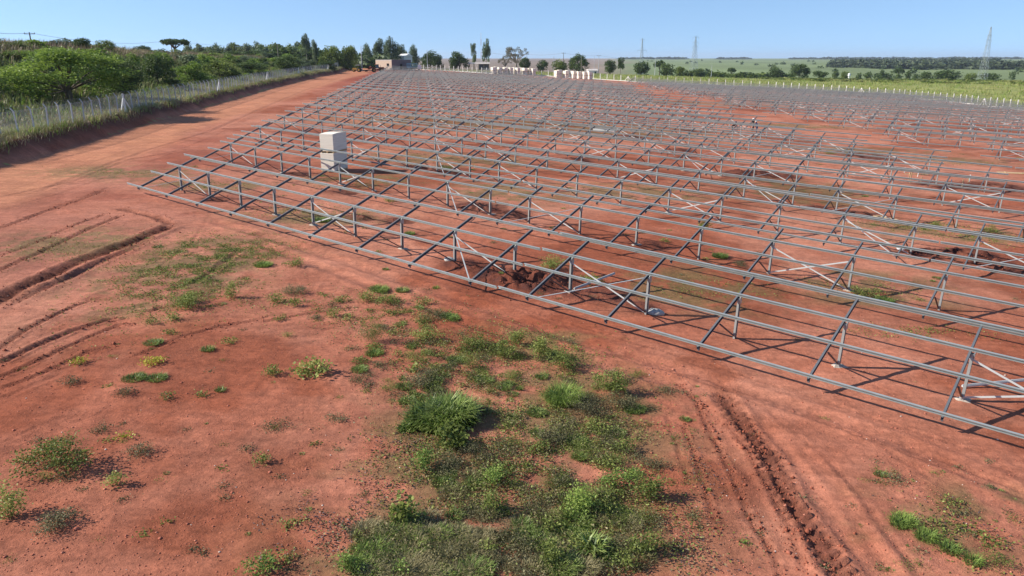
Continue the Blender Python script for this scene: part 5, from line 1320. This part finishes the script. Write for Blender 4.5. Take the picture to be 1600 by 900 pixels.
# ------------------------------------------------------------------ small things between the frames
k = 0
for px, py, h in [(1413, 270, 9), (1420, 283, 14), (1422, 287, 18), (1434, 277, 10), (1439, 285, 8), (1446, 272, 8), (1485, 293, 10), (1503, 294, 13), (1512, 290, 10), (1514, 287, 12), (1216, 250, 11), (1241, 250, 11)]:
    x, y, z, s_ = px2w(px, py); mb = MB(); mb.box((0, 0, h*s_/2), (.06, .05, h*s_), Matrix.Rotation(R(random.uniform(-5, 5)), 3, 'Y'))
    mb.box((0, 0, h*s_*.97), (.07, .06, .03))
    o = mb.build('marker_stake', M['wood'] if k % 3 else M['postwhite']); o.location = (x, y, z-.05); k += 1
    tag(o, '%s upright stake from the left, in red soil before the bare corridor' % ordinal(k-1) if k < 11 else '%s of two short stakes left of the main stake cluster' % ('left' if k == 11 else 'right'), 'stake', 'marker stakes in the soil' if k < 11 else 'outlying marker stakes')
def plank(px, py, L, rz, label, mat='wood', w=.3, name='timber_plank'):
    x, y, z, s_ = px2w(px, py); mb = MB(); mb.box((0, 0, .04), (L, w, .05)); mb.box((L*.3, 0, .085), (.08, w*.9, .04)); mb.box((-L*.3, 0, .085), (.08, w*.9, .04))
    o = mb.build(name, M[mat]); o.location = (x, y, z); o.rotation_euler = (0, 0, R(rz)); tag(o, label, 'plank')
plank(1590, 271, 3.4, -20, 'pale timber board lying on the bare corridor at the right edge', w=.8)
plank(1384, 341, 1.6, 120, 'yellowish plank end beside a weed under the frames', w=.35)
plank(1432, 273, 2.0, -10, 'narrow board laid across the marker stakes', w=.2)
def bag(px, py, w, label, mat='plastic', name='plastic_bag', cat='bag'):
    x, y, z, s_ = px2w(px, py); bm_ = MB(); n = 9; rings = []
    for r_i, (rr, zz) in enumerate([(1, 0), (1.05, .3), (.8, .6), (.35, .8)]):
        rings.append([(w/2*rr*random.uniform(.75, 1.2)*math.cos(6.283*k/n), w/2*.7*rr*random.uniform(.75, 1.2)*math.sin(6.283*k/n), zz*w*.38*random.uniform(.8, 1.2)) for k in range(n)])
    vs_ = [p for r_ in rings for p in r_]; fs = [(i*n+k, i*n+(k+1) % n, (i+1)*n+(k+1) % n, (i+1)*n+k) for i in range(3) for k in range(n)]+[tuple(3*n+k for k in range(n))]
    bm_.add(vs_, fs); o = bm_.build(name, M[mat], None, True); o.location = (x, y, z-.02); tag(o, label, cat)
bag(1408, 391, .45, 'crumpled white plastic bag by the dug earth under the frames')
bag(1024, 490, .7, 'torn grey cement bag at a post foot in the nearest frame row', 'greyrag', 'cement_bag')
bag(701, 408, .5, 'grey cement lump beside a post foot in the nearest frame row', 'greyrag', 'cement_lump', 'cement lump')
for px, py, L, rz, lab in [(735, 110, 5, -25, 'bright bundle of steel profiles at the far edge of the array'), (958, 141, 4, -20, 'dark stack of steel profiles at the far end of the corridor'), (945, 205, 3.5, -39, 'pale loose profiles lying among the middle frames')]:
    x, y, z, s_ = px2w(px, py); mb = MB()
    for i in range(7): mb.box((random.uniform(-.2, .2), (i % 4)*.14, .1+.12*(i//4)), (L, .09, .09))
    o = mb.build('profile_bundle', M['galv_sunlit' if 'dark' not in lab else 'dark']); o.location = (x, y, z); o.rotation_euler = (0, 0, R(rz)); tag(o, lab, 'steel bundle')
# spare steel channels lying on the ground near the first row
for px, py, px2, py2, lab in [(1503, 606, 1640, 604, 'loose galvanised channel lying by the last post of the nearest row'), (897, 452, 960, 438, 'loose flat steel strip leaning low by the tenth post of the nearest row')]:
    a_ = ground_pt(px, py); b_ = ground_pt(px2, py2); mb = MB(); mb.bar((*a_, gz1(*a_)+.06), (*b_, gz1(*b_)+.3), .07, .05); mb.bar((*a_, gz1(*a_)+.1), (*b_, gz1(*b_)+.34), .03, .03)
    tag(mb.build('steel_channel', M['galv_sunlit']), lab, 'steel channel')

# ------------------------------------------------------------------ haze
hm = bpy.data.materials.new('haze_air'); hm.use_nodes = True; hn = hm.node_tree
for n_ in list(hn.nodes):
    if n_.type != 'OUTPUT_MATERIAL': hn.nodes.remove(n_)
pv = hn.nodes.new('ShaderNodeVolumePrincipled'); pv.inputs['Color'].default_value = (.80, .88, 1, 1); pv.inputs['Density'].default_value = .000065; pv.inputs['Anisotropy'].default_value = .2
hn.links.new(pv.outputs[0], [n_ for n_ in hn.nodes if n_.type == 'OUTPUT_MATERIAL'][0].inputs['Volume'])
mb = MB(); mb.box((0, 6700, 20), (26000, 15200, 130)); hz = mb.build('haze', hm); tag(hz, kind='stuff')
